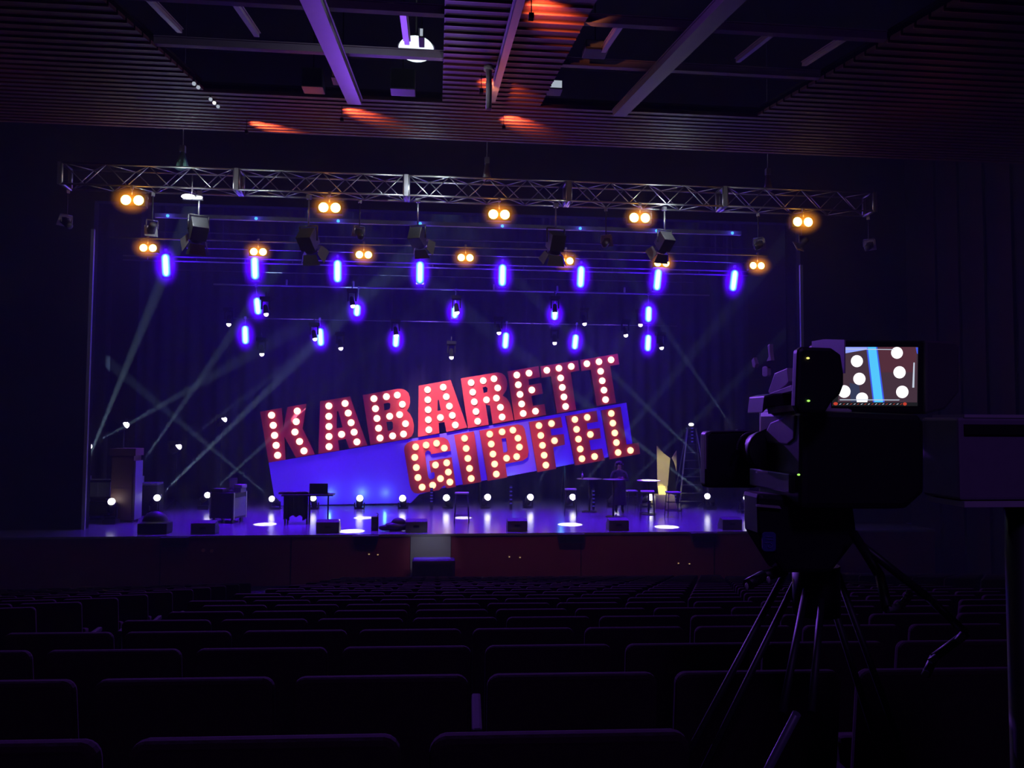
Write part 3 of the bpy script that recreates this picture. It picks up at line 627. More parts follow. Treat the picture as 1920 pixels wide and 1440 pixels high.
for x, w_, lb in ((384, .66, 'black wedge monitor at the stage edge in front of the flight case'), (616, .64, 'black wedge monitor at the stage edge in front of the keyboard'), (781, .62, 'black wedge monitor at the stage edge beside the dark bag'), (969, .58, 'black wedge monitor at the stage edge below the letter P'), (1158, .60, 'black wedge monitor at the stage edge in front of the person'), (1369, .60, 'black wedge monitor at the stage edge, rightmost of the row')):
    wedge(x, 990, 22.5, w_, lb)
p = P(291, 990, 22.6); t = thing('subwoofer', 'large dark rounded loudspeaker at the left end of the stage edge', 'loudspeaker', (p.x, 22.6, STG))
b = MB(); b.mm((-.40, -.25, 0), (.40, .25, .30), BLACK); b.obj('cabinet', t, bevel=.03)
b = MB(); b.sphere((0, 0, .28), .36, DARK, 18, (1.0, .65, .95), 1); b.obj('domed_top', t)
p = P(703, 984, 22.8); t = thing('small_speaker', 'small upright black box speaker near the stage edge, left of the dark bag', 'loudspeaker', (p.x, 22.8, STG))
b = MB(); b.mm((-.10, -.1, 0), (.10, .1, .40), BLACK); b.obj('cabinet', t, bevel=.012); b = MB(); b.tube((0, -.1, .14), (0, -.108, .14), .07, DARK, 14); b.tube((0, -.1, .3), (0, -.108, .3), .04, DARK, 12); b.obj('speaker_cone', t)
b = MB(); b.path([(.06, 0, .40), (.10, -.02, .47), (.04, .02, .5)], .012, BLACK); b.obj('cable_loop', t)
p = P(742, 990, 22.7); b = MB()
b.sphere((0, 0, .12), .3, BLACK, 16, (1.2, .6, .45)); b.sphere((.08, .02, .22), .2, BLACK, 14, (1.1, .7, .75)); b.sphere((-.28, -.03, .09), .16, BLACK, 12, (1.3, .7, .55)); b.sphere((.3, 0, .1), .14, BLACK, 12, (1, .7, .7))
o = b.obj('bag'); o.location = (p.x, 22.7, STG + .0); tag(o, 'slumped dark bag lying on the stage edge between speaker and wedge', 'bag')
# boxes on the stage front
for x, y, w_, lb in ((330, 1011, .75, 'black front-fill box under the stage edge, leftmost of three'), (686, 1010, .72, 'black front-fill box under the stage edge, left of the pale panel'), (1070, 1007, .80, 'black front-fill box under the stage edge, right of the pale panel'), (1318, 1007, .8, 'black front-fill box under the stage edge, rightmost')):
    p = P(x, y, 22); t = thing('front_fill_speaker', lb, 'loudspeaker', (p.x, 21.86, STG - .02), (0, 0, 0), 'boxes under the stage edge')
    b = MB(); b.prism([[(-w_ / 2, 0, .0), (w_ / 2, 0, .0), (w_ / 2 - .05, 0, -.26), (-w_ / 2 + .05, 0, -.26)]], (0, .15, 0), BLACK); b.obj('hanging_cabinet', t, bevel=.01)
    b = MB(); b.mm((-w_ / 2 + .06, -.012, -.22), (w_ / 2 - .06, 0, -.04), FLATBLACK); b.obj('grille', t)
for k, (x, y) in enumerate(((381, 1032), (397, 1033), (692, 1039), (708.5, 1040), (955, 1044), (975, 1045), (1272, 1056), (1292.5, 1057))):
    p = P(x, y, 22.03); t = thing('step_light', 'small brass light on the red stage front, %s from the left' % ORD[k], 'light', p, (0, 0, 0), 'small lights on the stage front')
    b = MB(); b.tube((0, -.01, 0), (0, .015, 0), .05, BRASS, 12); b.obj('mount_plate', t); b = MB(); b.sphere((0, -.012, 0), .026, E_WARM, 8, (1, .5, .6)) if k > 1 else b.sphere((0, -.012, 0), .02, BRASS, 8, (1, .5, 1)); b.obj('lamp_glass', t)
p = P(813, 1075, 21.3); t = thing('centre_speaker', 'black loudspeaker box with bright top edge before the stage front', 'loudspeaker', (p.x, 21.4, ZF))
tz = P(813, 1049, 21.3).z - ZF; b = MB(); b.mm((-.58, -.25, 0), (.58, .25, tz), BLACK); b.obj('cabinet', t, bevel=.05); b = MB(); b.mm((-.5, -.262, .1), (.5, -.25, tz - .1), FLATBLACK); b.obj('grille', t)
b = MB(); b.mm((-.54, -.2, tz), (.46, .2, tz + .012), MIDGREY); b.obj('top_lid', t)
lamp('SPOT', 'panel_light', P(812, 1010, 20.6) + V((0, 0, .35)), 30, (.72, .80, 1), P(806, 1030, 22), 62, .9, .1, vol=False)
# left stage cases
def case(name, label, cat, px, pybase, Y, w_, d_, h, m_, rz=0):
    p = P(px, pybase, Y); return thing(name, label, cat, (p.x, Y, STG), (0, 0, rz))
t = case('tool_cabinet', 'tall brown cabinet with overhanging top at the left of the stage', 'cabinet', 236, 970, 25.2, .7, .6, 2.2, WOOD)
b = MB(); b.mm((-.36, -.3, .08), (.30, .3, 2.05), WOOD); b.mm((.30, -.3, .08), (.36, .3, 1.9), CASEB); b.obj('carcass', t, bevel=.01)
b = MB(); b.mm((-.42, -.34, 2.05), (.36, .34, 2.28), WOOD); b.obj('top', t, bevel=.01)
b = MB(); b.mm((-.33, -.315, 1.1), (.27, -.3, 2.0), mat('cabinet_door', (.15, .075, .06), .55)); b.obj('door', t); b = MB(); b.mm((-.33, -.315, .14), (.27, -.3, 1.05), mat('cabinet_door', (.15, .075, .06), .55)); b.obj('door', t)
for sx in (-.3, .28):
    for sy in (-.22, .22): b = MB(); b.tube((sx - .02, sy, .04), (sx + .02, sy, .04), .04, BLACK, 10); b.obj('castor', t)
t = case('equipment_rack', 'open dark rack with glass-fronted shelf at the far left of the stage', 'rack', 188, 962, 25.9, 1, .6, 1.2, BLACK)
b = MB()
RT = P(158, 879, 25.8).z - .345 - STG
for sx in (-.47, .47):
    for sy in (-.28, .28): b.mm((sx - .025, sy - .025, 0), (sx + .025, sy + .025, RT - .04), MIDGREY)
b.obj('frame', t)
for z in (.12, .68, RT - .036): b = MB(); b.mm((-.5, -.3, z), (.5, .3, z + .035), DARK); b.obj('shelf', t)
b = MB(); b.mm((-.36, -.26, .73), (.38, .2, 1.19), CASEB); b.mm((.0, -.27, .73), (.02, -.26, 1.19), GREY); b.obj('crate', t)
b = MB(); b.mm((-.3, -.2, .16), (.3, .2, .55), BLACK); b.obj('drawer_box', t)
t = case('flight_case', 'low black trunk with pale lid behind the brown cabinet', 'case', 276, 958, 27.0, .8, .6, .9, BLACK)
b = MB(); b.mm((-.42, -.3, .0), (.42, .3, 1.0), BLACK); b.obj('trunk', t, bevel=.02); b = MB(); b.mm((-.4, -.3, 1.0), (.4, .3, 1.07), CASEB); b.obj('lid', t, bevel=.015)
b = MB(); b.mm((-.44, -.06, .55), (-.42, .06, .68), ALU); b.mm((.42, -.06, .55), (.44, .06, .68), ALU); b.obj('handle', t)
t = case('flight_case', 'large black flight case with pale side panel left of the keyboard', 'case', 424, 968, 25.0, 1, .7, .9, BLACK, -.35)
b = MB(); b.mm((-.34, -.32, .14), (.48, .32, .92), BLACK); b.obj('trunk', t, bevel=.015)
b = MB(); b.mm((.481, -.29, .20), (.494, .29, .78), CASEB); b.obj('side_panel', t)
b = MB()
for x in (-.34, .48):
    for y in (-.32, .32): b.mm((x - .02, y - .02, .12), (x + .02, y + .02, .94), ALU)
b.obj('corner_trim', t)
for sx in (-.26, .38):
    for sy in (-.22, .22): b = MB(); b.tube((sx - .025, sy, .065), (sx + .025, sy, .065), .065, BLACK, 10); b.mm((sx - .03, sy - .03, .06), (sx + .03, sy + .03, .14), DARK); b.obj('castor', t)
for lb, px, Y, w_, z, h, m_ in (('pale box on the right end of the flight case', 450, 24.75, .26, .95, .13, CASEB), ('small pale box lying on top of another on the flight case', 451, 24.7, .28, 1.085, .10, GREY)):
    p = P(px, 900, Y); b = MB(); b.mm((-w_ / 2, -.14, 0), (w_ / 2, .14, h), m_); o = b.obj('small_box', bevel=.01); o.location = (p.x, Y, STG + z); o.rotation_euler.z = -.35; tag(o, lb, 'box')
p = P(437, 900, 25.05); t = thing('control_screen', 'small tilted screen standing on the flight case', 'screen', (p.x, 25.08, STG + .93), (0, 0, .3))
b = MB(); b.mm((-.13, -.1, 0), (.13, .1, .05), GREY); b.obj('foot', t); b = MB(); b.mm((-.12, -.02, .09), (.12, .02, .42), CASEB); b.mm((-.03, -.0, .04), (.03, .03, .12), BLACK); b.obj('panel', t, bevel=.01); b = MB(); b.mm((-.1, -.026, .15), (.1, -.02, .36), GREY); b.obj('display', t)
p = P(411, 910, 24.9); b = MB(); b.mm((-.18, -.16, 0), (.22, .16, .10), BLACK); b.mm((-.17, -.17, .1), (.22, .1, .115), MIDGREY); o = b.obj('mixing_desk', bevel=.005); o.location = (p.x, 24.95, STG + .93); o.rotation_euler.z = -.35; tag(o, 'flat dark control desk on the left of the flight case', 'mixer')
# keyboard table
p = P(577, 960, 24.6); t = thing('keyboard_table', 'black draped table with keyboard stand in front of the blue panel', 'table', (p.x, 24.6, STG))
zt2 = P(577, 926, 24.6).z - STG
b = MB(); b.mm((-.76, -.3, zt2 - .05), (.8, .3, zt2), BLACK); b.obj('table_top', t, bevel=.008)
b = MB(); n = 24
for i in range(n):
    x0, x1 = -.68 + 1.0 * i / n * .72, -.68 + 1.0 * (i + 1) / n * .72; dy = .02 * math.sin(i * 1.3)
    b.mm((x0, -.31 + dy, .14 + .03 * math.sin(i * .9) + .10 * (abs(i - n / 2) < 7)), (x1, -.285 + dy, zt2 - .05), FLATBLACK)
b.obj('drape', t)
for sx in (-.64, .02): b = MB(); b.tube((sx, .2, 0), (sx, .2, zt2 - .05), .03, BLACK, 8); b.tube((sx, -.25, 0), (sx, -.25, zt2 - .05), .03, BLACK, 8); b.obj('leg', t)
b = MB(); b.tube((.62, 0, .02), (.62, 0, zt2 - .05), .025, BLACK, 8); b.mm((.42, -.15, 0), (.82, .15, .03), BLACK); b.obj('stand_leg', t)
p2 = P(548, 922, 24.6); b = MB(); b.mm((-.45, -.16, 0), (.45, .16, .06), BLACK); b.mm((-.42, -.165, .06), (.42, -.02, .075), CASEB)
for i in range(18): b.mm((-.4 + i * .0445, -.10, .075), (-.382 + i * .0445, -.03, .085), BLACK)
o = b.obj('keyboard'); o.location = (p2.x + .06, 24.62, STG + zt2 + .001); tag(o, 'black electronic keyboard lying on the left half of the draped table', 'keyboard')
p2 = P(592, 925, 24.6); t2 = thing('laptop', 'open black laptop on the draped table, screen turned away', 'laptop', (p2.x, 24.55, STG + zt2 + .001), (0, 0, 0)); t2.location.x += .02
t2.location.x = max(t2.location.x, o.location.x + .45 + .31)
b = MB(); b.mm((-.29, -.05, 0), (.29, .25, .02), MIDGREY); b.obj('base', t2)
b = MB(); b.mm((-.28, -.07, .02), (.28, -.055, .33), FLATBLACK); b.obj('screen_lid', t2, bevel=.005)

# ------------------------------------------------------------------ bar tables, stools, person, sculpture
def bistro(px, py, Y, r, label, bright):
    p = P(px, py, Y); t = thing('bistro_table', label, 'table', (p.x, Y, STG)); h = p.z - STG
    b = MB(); b.tube((0, 0, h - .018), (0, 0, h), r, TOPM if bright else mat('table_top_shaded', (.10, .08, .11), .45), 28); b.obj('table_top', t)  # tops outside the spot get a darkened copy of the colour
    b = MB(); b.tube((0, 0, .02), (0, 0, h - .03), .035, BLACK, 10); b.obj('pole', t)
    b = MB(); b.tube((0, 0, 0), (0, 0, .025), .26, BLACK, 20); b.obj('base', t); return V((p.x, Y, p.z))
ta = bistro(1105, 897.5, 27.0, .44, 'round bistro table with a bottle, left of the person', 0)
tb = bistro(1216, 900.5, 26.2, .40, 'round bistro table with brightly lit white top beside the gold sculpture', 1)
tc_ = bistro(1150, 898.5, 25.6, .36, 'round dark bistro table directly in front of the person', 0)
b = MB(); b.tube((0, 0, 0), (0, 0, .15), .035, GLASSM, 12); b.tube((0, 0, .15), (0, 0, .20), .035, GLASSM, 12, .014); b.tube((0, 0, .20), (0, 0, .26), .014, GLASSM, 10); o = b.obj('bottle')
q = P(1092, 897, 27.0); o.location = (q.x, 27.0, ta.z); tag(o, 'small bottle standing on the left bistro table', 'bottle')
def stool(px, py, Y, w_, label):
    p = P(px, py, Y); t = thing('bar_stool', label, 'stool', (p.x, Y, STG), (0, 0, random.uniform(-.2, .2)), 'bar stools on the stage'); h = p.z - STG
    b = MB(); b.mm((-w_ / 2, -.17, h - .05), (w_ / 2, .17, h), STOOLM); b.obj('seat', t, bevel=.02)
    for sx in (-1, 1):
        for sy in (-1, 1): b = MB(); b.tube((sx * (w_ / 2 - .04), sy * .13, h - .05), (sx * (w_ / 2 + .01), sy * .18, 0), .015, BLACK, 6); b.obj('leg', t)
    for z in (.22, .5):
        f = 1 - z / h; xx = w_ / 2 - .04 + .05 * f; yy = .13 + .05 * f; b = MB()
        b.path([(-xx, -yy, z), (xx, -yy, z), (xx, yy, z), (-xx, yy, z), (-xx, -yy, z)], .011, BLACK); b.obj('foot_rail', t)
for x, y, Y, w_, lb in ((866, 923, 24.4, .44, 'bar stool with violet-lit seat standing alone below the letter I'), (1070, 916, 26.2, .40, 'bar stool with violet-lit seat left of the person'), (1184, 919, 27.4, .38, 'bar stool mostly hidden between person and white table'), (1214, 920, 24.9, .44, 'bar stool with violet-lit seat below the white table top'), (1262, 921.5, 25.4, .46, 'bar stool with violet-lit seat right of the gold sculpture')):
    stool(x, y, Y, w_, lb)
# gold sculpture
gy = 28.0; p = P(1246, 940, gy); t = thing('gold_sculpture', 'tall gold sculpture of two curved blades on a pale plinth at right', 'sculpture', (p.x, gy, STG))
def GP(px, py, Y=gy): return P(px, py, Y) - t.location
def blade(pts, dy, name, mt):
    b = MB(); b.prism([[GP(x, y, gy) + V((0, dy, 0)) for x, y in pts]], (0, .05, 0), mt); return b.obj(name, t, bevel=.006)
blade([(1231, 836), (1243, 849), (1256, 859), (1254, 880), (1251.5, 911), (1232, 911)], -.06, 'blade', GOLD)
blade([(1269, 845), (1269, 883), (1264, 866), (1260, 859)], .02, 'blade', GOLD)
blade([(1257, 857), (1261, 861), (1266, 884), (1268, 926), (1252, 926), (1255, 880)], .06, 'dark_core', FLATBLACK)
blade([(1232, 911), (1250.5, 911), (1250, 927), (1234, 927)], -.07, 'bright_foot', GOLDL)  # light on the foot put into a brighter gold colour
b = MB(); z0 = GP(1240, 927).z; c = GP(1240, 927).x
b.prism([[(c - .30, -.25, 0), (c + .52, -.25, 0), (c + .42, -.25, z0), (c - .28, -.25, z0)]], (0, .6, 0), mat('pale_gold_plinth', (.42, .37, .17), .5, .2)); b.obj('plinth', t, bevel=.01)

def figure():
    p = P(1161, 960, 26.6); H_ = P(1161, 866, 26.6).z - STG; s = H_ / 1.78
    t = thing('person', 'person with curly dark hair in a long dark coat standing behind the bistro table', 'person', (p.x, 26.6, STG), (0, 0, 0), None, s)
    me = bpy.data.meshes.new('skeleton'); vv, ee, rr = [], [], []
    def vx(c, r): vv.append(c); rr.append(r); return len(vv) - 1
    def ed(a, b): ee.append((a, b)); return b
    pel = vx((0, 0, .95), (.155, .11)); wst = ed(pel, vx((0, 0, 1.12), (.135, .095))); che = ed(wst, vx((0, .005, 1.30), (.165, .11))); nk0 = ed(che, vx((0, .01, 1.44), (.10, .08))); nk = ed(nk0, vx((0, -.005, 1.52), (.055, .055)))
    hd = ed(nk, vx((0, -.015, 1.60), (.072, .085))); ed(hd, vx((0, -.015, 1.70), (.075, .09)))
    for sx in (-1, 1):
        hp = ed(pel, vx((sx * .10, 0, .88), (.095, .10))); kn = ed(hp, vx((sx * .11, -.01, .50), (.062, .066))); an = ed(kn, vx((sx * .115, .02, .10), (.042, .046))); ed(an, vx((sx * .12, -.12, .045), (.042, .035)))
        sh = ed(nk0, vx((sx * .21, .01, 1.41), (.075, .07))); el = ed(sh, vx((sx * .30, -.02, 1.13), (.060, .060))); wr = ed(el, vx((sx * .11, -.20, 1.20), (.030, .027))); pm = ed(wr, vx((sx * .065, -.25, 1.23), (.036, .018)))
        for q, (ln, dz) in enumerate(((.055, .03), (.068, .012), (.063, -.006), (.05, -.024))):
            f1 = ed(pm, vx((sx * .045, -.272, 1.235 + dz), (.010, .010))); f2 = ed(f1, vx((sx * .02, -.285, 1.238 + dz * 1.1), (.009, .009))); ed(f2, vx((sx * (.045 - ln * .6), -.275, 1.24 + dz), (.008, .008)))
        th = ed(wr, vx((sx * .085, -.235, 1.255), (.012, .012))); ed(th, vx((sx * .055, -.25, 1.29), (.010, .010)))
    me.from_pydata(vv, ee, []); o = bpy.data.objects.new('skeleton', me); C.objects.link(o)
    sk = o.modifiers.new('skin', 'SKIN'); sk.use_smooth_shade = True
    for i, d in enumerate(me.skin_vertices[0].data): d.radius = rr[i]; d.use_root = (i == 0)
    ss = o.modifiers.new('sub', 'SUBSURF'); ss.levels = 2; ss.render_levels = 2
    dg = bpy.context.evaluated_depsgraph_get(); ev = o.evaluated_get(dg); body = bpy.data.meshes.new_from_object(ev)
    bpy.data.objects.remove(o)
    body.materials.clear(); body.materials.append(COAT); body.materials.append(SKIN)
    for pl in body.polygons:
        c = pl.center; pl.material_index = 1 if (c.z > 1.505 or (c.y < -.19 and c.z > 1.1)) else 0
    bo = link('body', body, t)
    b = MB(); b.sphere((0, -.108, 1.635), .016, SKIN, 8, (.8, 1.2, 1.5)); b.obj('nose', t)
    for sx in (-1, 1): b = MB(); b.sphere((sx * .033, -.095, 1.665), .013, mat('eye', (.5, .5, .5), .2), 8); b.obj('eye', t); b = MB(); b.sphere((sx * .080, -.01, 1.65), .026, SKIN, 8, (.4, .7, 1)); b.obj('ear', t)
    b = MB(); b.sphere((0, -.098, 1.59), .02, mat('lips', (.35, .10, .10), .5), 8, (1.3, .4, .35)); b.obj('mouth', t)
    b = MB(); rnd = random.Random(3)
    for k in range(150):
        a, e = rnd.uniform(0, 6.28), rnd.uniform(-.5, 1.5); d = V((math.cos(a) * math.cos(e), math.sin(a) * math.cos(e), math.sin(e)))
        if d.y < -.35 and d.z < .55: continue
        b.sphere(V((0, .01, 1.67)) + V((d.x * .125, d.y * .12, d.z * .115)), rnd.uniform(.028, .045), HAIR, 7)
    b.obj('hair', t)
    b = MB(); n = 24; vs, fs = [], []      # long coat skirt
    for i, (z, rx, ry) in enumerate(((1.36, .20, .13), (1.12, .215, .145), (.9, .225, .16), (.65, .245, .175), (.30, .27, .19))):
        for j in range(n): a = 2 * math.pi * j / n; k = 1 + .035 * math.sin(6 * a) * (i / 3); vs.append((rx * k * math.cos(a), ry * k * math.sin(a), z))
    for i in range(4):
        for j in range(n): fs.append((i * n + j, i * n + (j + 1) % n, (i + 1) * n + (j + 1) % n, (i + 1) * n + j))
    b.add(vs, fs, COAT, True); b.obj('coat_skirt', t)
figure()

# ------------------------------------------------------------------ ceiling bridges
def bar(p0, p1, w_, h, mt, name, label, cat='beam', group=None):
    p0, p1 = V(p0), V(p1); d = p1 - p0; L = d.length; q = d.to_track_quat('X', 'Z')
    b = MB(); b.mm((0, -w_ / 2, -h / 2), (L, w_ / 2, h / 2), mt); b.mm((0, -w_ / 2 - .02, h / 2), (L, w_ / 2 + .02, h / 2 + .015), mt)
    o = b.obj(name); o.location = p0; o.rotation_euler = q.to_euler(); return tag(o, label, cat, group)
BEAMM = mat('pale_girder', (.12, .09, .12), .6); BARM = mat('bridge_bar', (.34, .26, .34), .5)
for x, lb in ((-1.5, 'long girder lit violet crossing the left ceiling opening'), (3.28, 'long girder lit violet crossing the right ceiling opening')):
    bar((x, 5, cz(5) - .16), (x, 13.6, cz(13.6) - .16), .24, .10, BEAMM, 'ceiling_girder', lb, 'girder', 'girders in the ceiling openings')
for (xa, xb, sd) in ((XSL, XCL, 'left'), (XCR, XSR, 'right')):
    for k, y in enumerate((9.65, 11.45)):
        bar((xa, y, cz(y) + .05), (xb, y, cz(y) + .05), .10, .10, BARM, 'bridge_rail', '%s grey cross bar in the %s ceiling opening' % (('nearer', 'farther')[k], sd), 'bar', 'cross bars in the ceiling openings')
    for k in range(4):
        x = xa + (xb - xa) * (k + .5) / 4; y = 9.75
        bar((x, y, cz(y) + .04), (x, 10.9, cz(10.9) + .04), .07, .05, BARM, 'bridge_hanger', 'short grey strut, %s from the left in the %s ceiling opening' % (ORD[k], sd), 'strut', 'struts in the ceiling openings')
bar((.92, 4.5, cz(4.5) - .12), (.92, 13.2, cz(13.2) - .12), .10, .08, DARK, 'ceiling_rail', 'dark rail along the middle slat strip of the ceiling', 'rail')
p = PC(917, 118); t = thing('ceiling_post', 'pale vertical tube hanging under the end of the ceiling rail', 'tube', (p.x, p.y, p.z - .1))
q = P(917, 205, p.y); b = MB(); b.tube((0, 0, 0), (0, 0, q.z - p.z + .1), .045, GREY, 10); b.obj('hanging_tube', t); b = MB(); b.tube((0, 0, -.02), (0, 0, .05), .08, GREY, 12); b.obj('mount_collar', t)
lamp('POINT', 'ceiling_post_light', (p.x - .5, p.y - .3, p.z - .5), 3, (.9, .85, 1), vol=False)
# red hot spots: small uplights hung just below the slats
for k, (px, py, e) in enumerate(((492, 231, 1), (668, 207, .75), (962, 221, 1), (925, 152, .6), (1022, 12, .6))):
    p = PC(px, py); q = V((p.x - .22, p.y - .36, cz(p.y - .36) - .30))
    t = thing('ceiling_uplight', 'tiny dark uplight beside the glowing red patch on the ceiling slats, %s one' % ('leftmost', 'second from left', 'lowest middle', 'upper middle', 'topmost')[k], 'light', q, (0, 0, 0), 'uplights under the ceiling slats')
    b = MB(); b.mm((-.03, -.08, -.03), (.03, .0, .03), FLATBLACK); b.obj('lamp_can', t); b = MB(); b.tube((0, -.06, .02), (0, -.06, .27), .006, FLATBLACK, 5); b.obj('hanging_rod', t)
    lamp('SPOT', 'ceiling_glow_light', q + V((0, .03, .0)), 620 * e, (1, .30, .10), p, 62, 1.0, .04, vol=False)
p = PC(780, 122); t = thing('round_white_disc', 'large bright oval white disc in the left ceiling opening', 'lamp', (p.x, p.y, p.z + .25))
b = MB(); b.sphere((0, 0, 0), .26, E_DISC, 24, (1.05, 1.6, .25)); b.obj('lamp_glass', t); b = MB(); b.tube((0, 0, .03), (0, 0, .2), .29, DARK, 20, .12); b.tube((0, 0, .2), (0, 0, 15.6 - p.z - .26), .02, DARK, 6); b.obj('hanging_shade', t)  # glowing white disc under a dark cone
for k, (px, py, w_, h_, em, lb) in enumerate(((585, 155, .36, .34, None, 'black box lantern in the left ceiling opening beside the girder'), (640, 146, .34, .20, mat('orange_lit_board', (.30, .12, .06), .6), 'dim orange panel at the front of the left ceiling opening'), (755, 158, .42, .36, None, 'black lantern below the oval white disc'),
        (1034, 168, .40, .16, E_PALE, 'pale glowing lantern face in the right ceiling opening'), (1060, 96, .12, .14, GREY, 'small pale box at the left of the right ceiling opening'), (1120, 96, .34, .14, MIDGREY, 'grey flat box in the right ceiling opening'), (790, 74, .08, .14, E_PALE, 'tiny white lamp high in the left ceiling opening'))):
    p = PC(px, py); t = thing('ceiling_lantern', lb, 'lamp', (p.x, p.y, p.z + .1), (0, 0, 0), 'fixtures in the ceiling openings')
    b = MB(); b.mm((-w_ / 2, 0, -h_ / 2), (w_ / 2, .3, h_ / 2), BLACK); b.obj('lamp_body', t, bevel=.01)
    b = MB(); b.mm((-w_ / 2 + .02, -.012, -h_ / 2 + .02), (w_ / 2 - .02, 0, h_ / 2 - .02), em or FLATBLACK); b.obj('lamp_face', t)
    b = MB(); b.tube((0, .15, h_ / 2), (0, .15, 15.6 - p.z - .1), .012, FLATBLACK, 5); b.obj('hanging_rod', t)
for x_, y_, e_ in ((-2.5, 14.8, 15), (1.2, 14.2, 20), (-7.5, 12.5, 3), (8.5, 12.5, 3)): lamp('POINT', 'ceiling_red_fill', V((x_, y_, cz(y_) - 1.2)), e_, (1, .13, .04), r=.2, vol=False)  # added points standing in for red bounce off the glowing slats
lamp('POINT', 'bridge_fill', PC(700, 100) + V((0, -1.5, .3)), 16, (.7, .8, 1), r=.1, vol=False)  # unseen fill added to brighten the bars in the openings
for k, (px, py) in enumerate(((364, 146), (372, 153), (395, 176), (402, 183), (409, 190))):
    p = PC(px, py); b = MB(); b.sphere((0, 0, 0), .035, E_PALE if k != 3 else emit('tiny_white', (1, 1, 1), 1.2), 8); b.tube((0, 0, .02), (0, 0, .12), .02, BLACK, 6); o = b.obj('ceiling_downlight'); o.location = (p.x, p.y, p.z - .1)
    tag(o, 'tiny white ceiling light in the left slat edge, %s from the left' % ORD[k], 'light', 'tiny lights along the left slat edge')
# ------------------------------------------------------------------ broadcast camera in the right foreground
CYY = 1.78
def Q(px, py, dy=0): return P(px, py, CYY + dy)
base = Q(1555, 1000); FZ = flz(ROW0)
tv = thing('television_camera', 'large television camera on a tripod with a lit viewfinder at right', 'camera', (base.x, CYY, FZ))
def T(px, py, dy=0): return Q(px, py, dy) - tv.location
def slab(pts, dy, th, mt, name, bevel=.004, parent=None, side=None):
    b = MB(); b.prism([[T(x, y, dy) for x, y in pts]], (0, th, 0), mt, side); return b.obj(name, parent or tv, bevel=bevel)
def rnd_rect(x0, y0, x1, y1, r, n=5):
    out = []
    for cx_, cy_, a0 in ((x1 - r, y0 + r, -90), (x1 - r, y1 - r, 0), (x0 + r, y1 - r, 90), (x0 + r, y0 + r, 180)):
        for i in range(n + 1): a = math.radians(a0 + 90 * i / n); out.append((cx_ + r * math.cos(a), cy_ + r * math.sin(a)))
    return out
CAMB = mat('camera_black', (.014, .014, .018), .45, 0, .2, 40); CAMG = mat('camera_grey', (.42, .38, .46), .5, 0, .12, 25); CAMD = mat('camera_dark_grey', (.09, .085, .10), .5)
def slabx(pts, x0, th, mt, name, bevel=.002, parent=None):      # a flat side of the camera, facing left, in the plane x = x0
    b = MB(); q = []
    for x, y in pts: d = ray(x, y); q.append(EYE + d * (x0 / d.x) - tv.location)
    b.prism([q], (th, 0, 0), mt); return b.obj(name, parent or tv, bevel=bevel)
vf = slab(rnd_rect(1560, 638, 1742, 776, 6), .01, .12, CAMB, 'viewfinder')
slabx([(1522, 640), (1545, 636), (1583, 637), (1583, 700), (1522, 700)], .942, .003, CAMG, 'visor_panel', 0, vf)
# the picture on the viewfinder
b = MB()
def sc_poly(pts, lay, mt):
    b.add([T(x, y, .008 - .0004 * lay) for x, y in pts], [tuple(range(len(pts)))], mt)
def disc(cx_, cy_, r, lay, mt, ry=None): sc_poly([(cx_ + r * math.cos(2 * math.pi * i / 24), cy_ + (ry or r) * math.sin(2 * math.pi * i / 24)) for i in range(24)], lay, mt)
S_BG = emit('screen_ground', (.060, .032, .050), 1); S_BG2 = emit('screen_ground_red', (.088, .028, .045), 1); S_CY = emit('screen_cyan', (.09, .58, 1), 1); S_BL = emit('screen_blue_edge', (.05, .10, .8), 1); S_LIL = emit('screen_lilac', (.30, .38, 1), 1); S_W = emit('screen_white', (1, .95, .98), 1.3); S_LN = emit('screen_line', (.55, .62, .75), 1); S_RD = emit('screen_red', (.55, .05, .03), 1); S_DK = emit('screen_dark', (.012, .012, .016), 1); S_GB = emit('screen_grey_blue', (.035, .045, .10), 1)
zz = lambda X, Y_: (1560 + X / 10.283, 630 + Y_ / 10.283)
sc_poly([zz(60, 212), zz(1660, 212), zz(1650, 1350), zz(0, 1350)], 0, S_DK)
sc_poly([zz(250, 212), zz(1655, 212), zz(1640, 1280), zz(110, 1275)], 1, S_BG)
sc_poly([zz(880, 212), zz(1640, 212), zz(1600, 700), zz(950, 700)], 2, S_BG2)
sc_poly([zz(340, 900), zz(520, 950), zz(560, 1275), zz(360, 1275)], 2, S_GB)
sc_poly([zz(250, 212), zz(700, 212), zz(670, 262), zz(250, 335)], 3, S_LIL)
sc_poly([zz(660, 212), zz(875, 212), zz(1015, 1278), zz(790, 1278)], 3, S_BL); sc_poly([zz(690, 212), zz(850, 212), zz(985, 1278), zz(815, 1278)], 4, S_CY)
sc_poly([zz(1615, 220), zz(1658, 220), zz(1655, 350), zz(1635, 330)], 3, S_BL)
for x, y, r in ((480, 485, 116), (528, 826, 118), (1253, 325, 114), (1302, 700, 118), (1355, 1078, 120), (235, 1070, 122)): disc(*zz(x, y), r / 10.283, 5, S_W)
sc_poly([zz(465 + 115 - 115 * math.cos(math.pi * i / 12), 1195 - 105 * math.sin(math.pi * i / 12)) for i in range(13)] + [zz(680, 1275), zz(480, 1275)], 5, S_W)
sc_poly([zz(260, 245), zz(1200, 255), zz(1200, 268), zz(260, 258)], 6, S_LN); sc_poly([zz(150, 1222), zz(1310, 1226), zz(1290, 1242), zz(150, 1238)], 6, S_LN); sc_poly([zz(1570, 512), zz(1596, 512), zz(1586, 995), zz(1548, 995)], 6, S_LN)
disc(*zz(70, 1305), 4.2, 6, S_RD, 3.0); disc(*zz(1405, 1310), 3.6, 6, S_RD, 3.0)
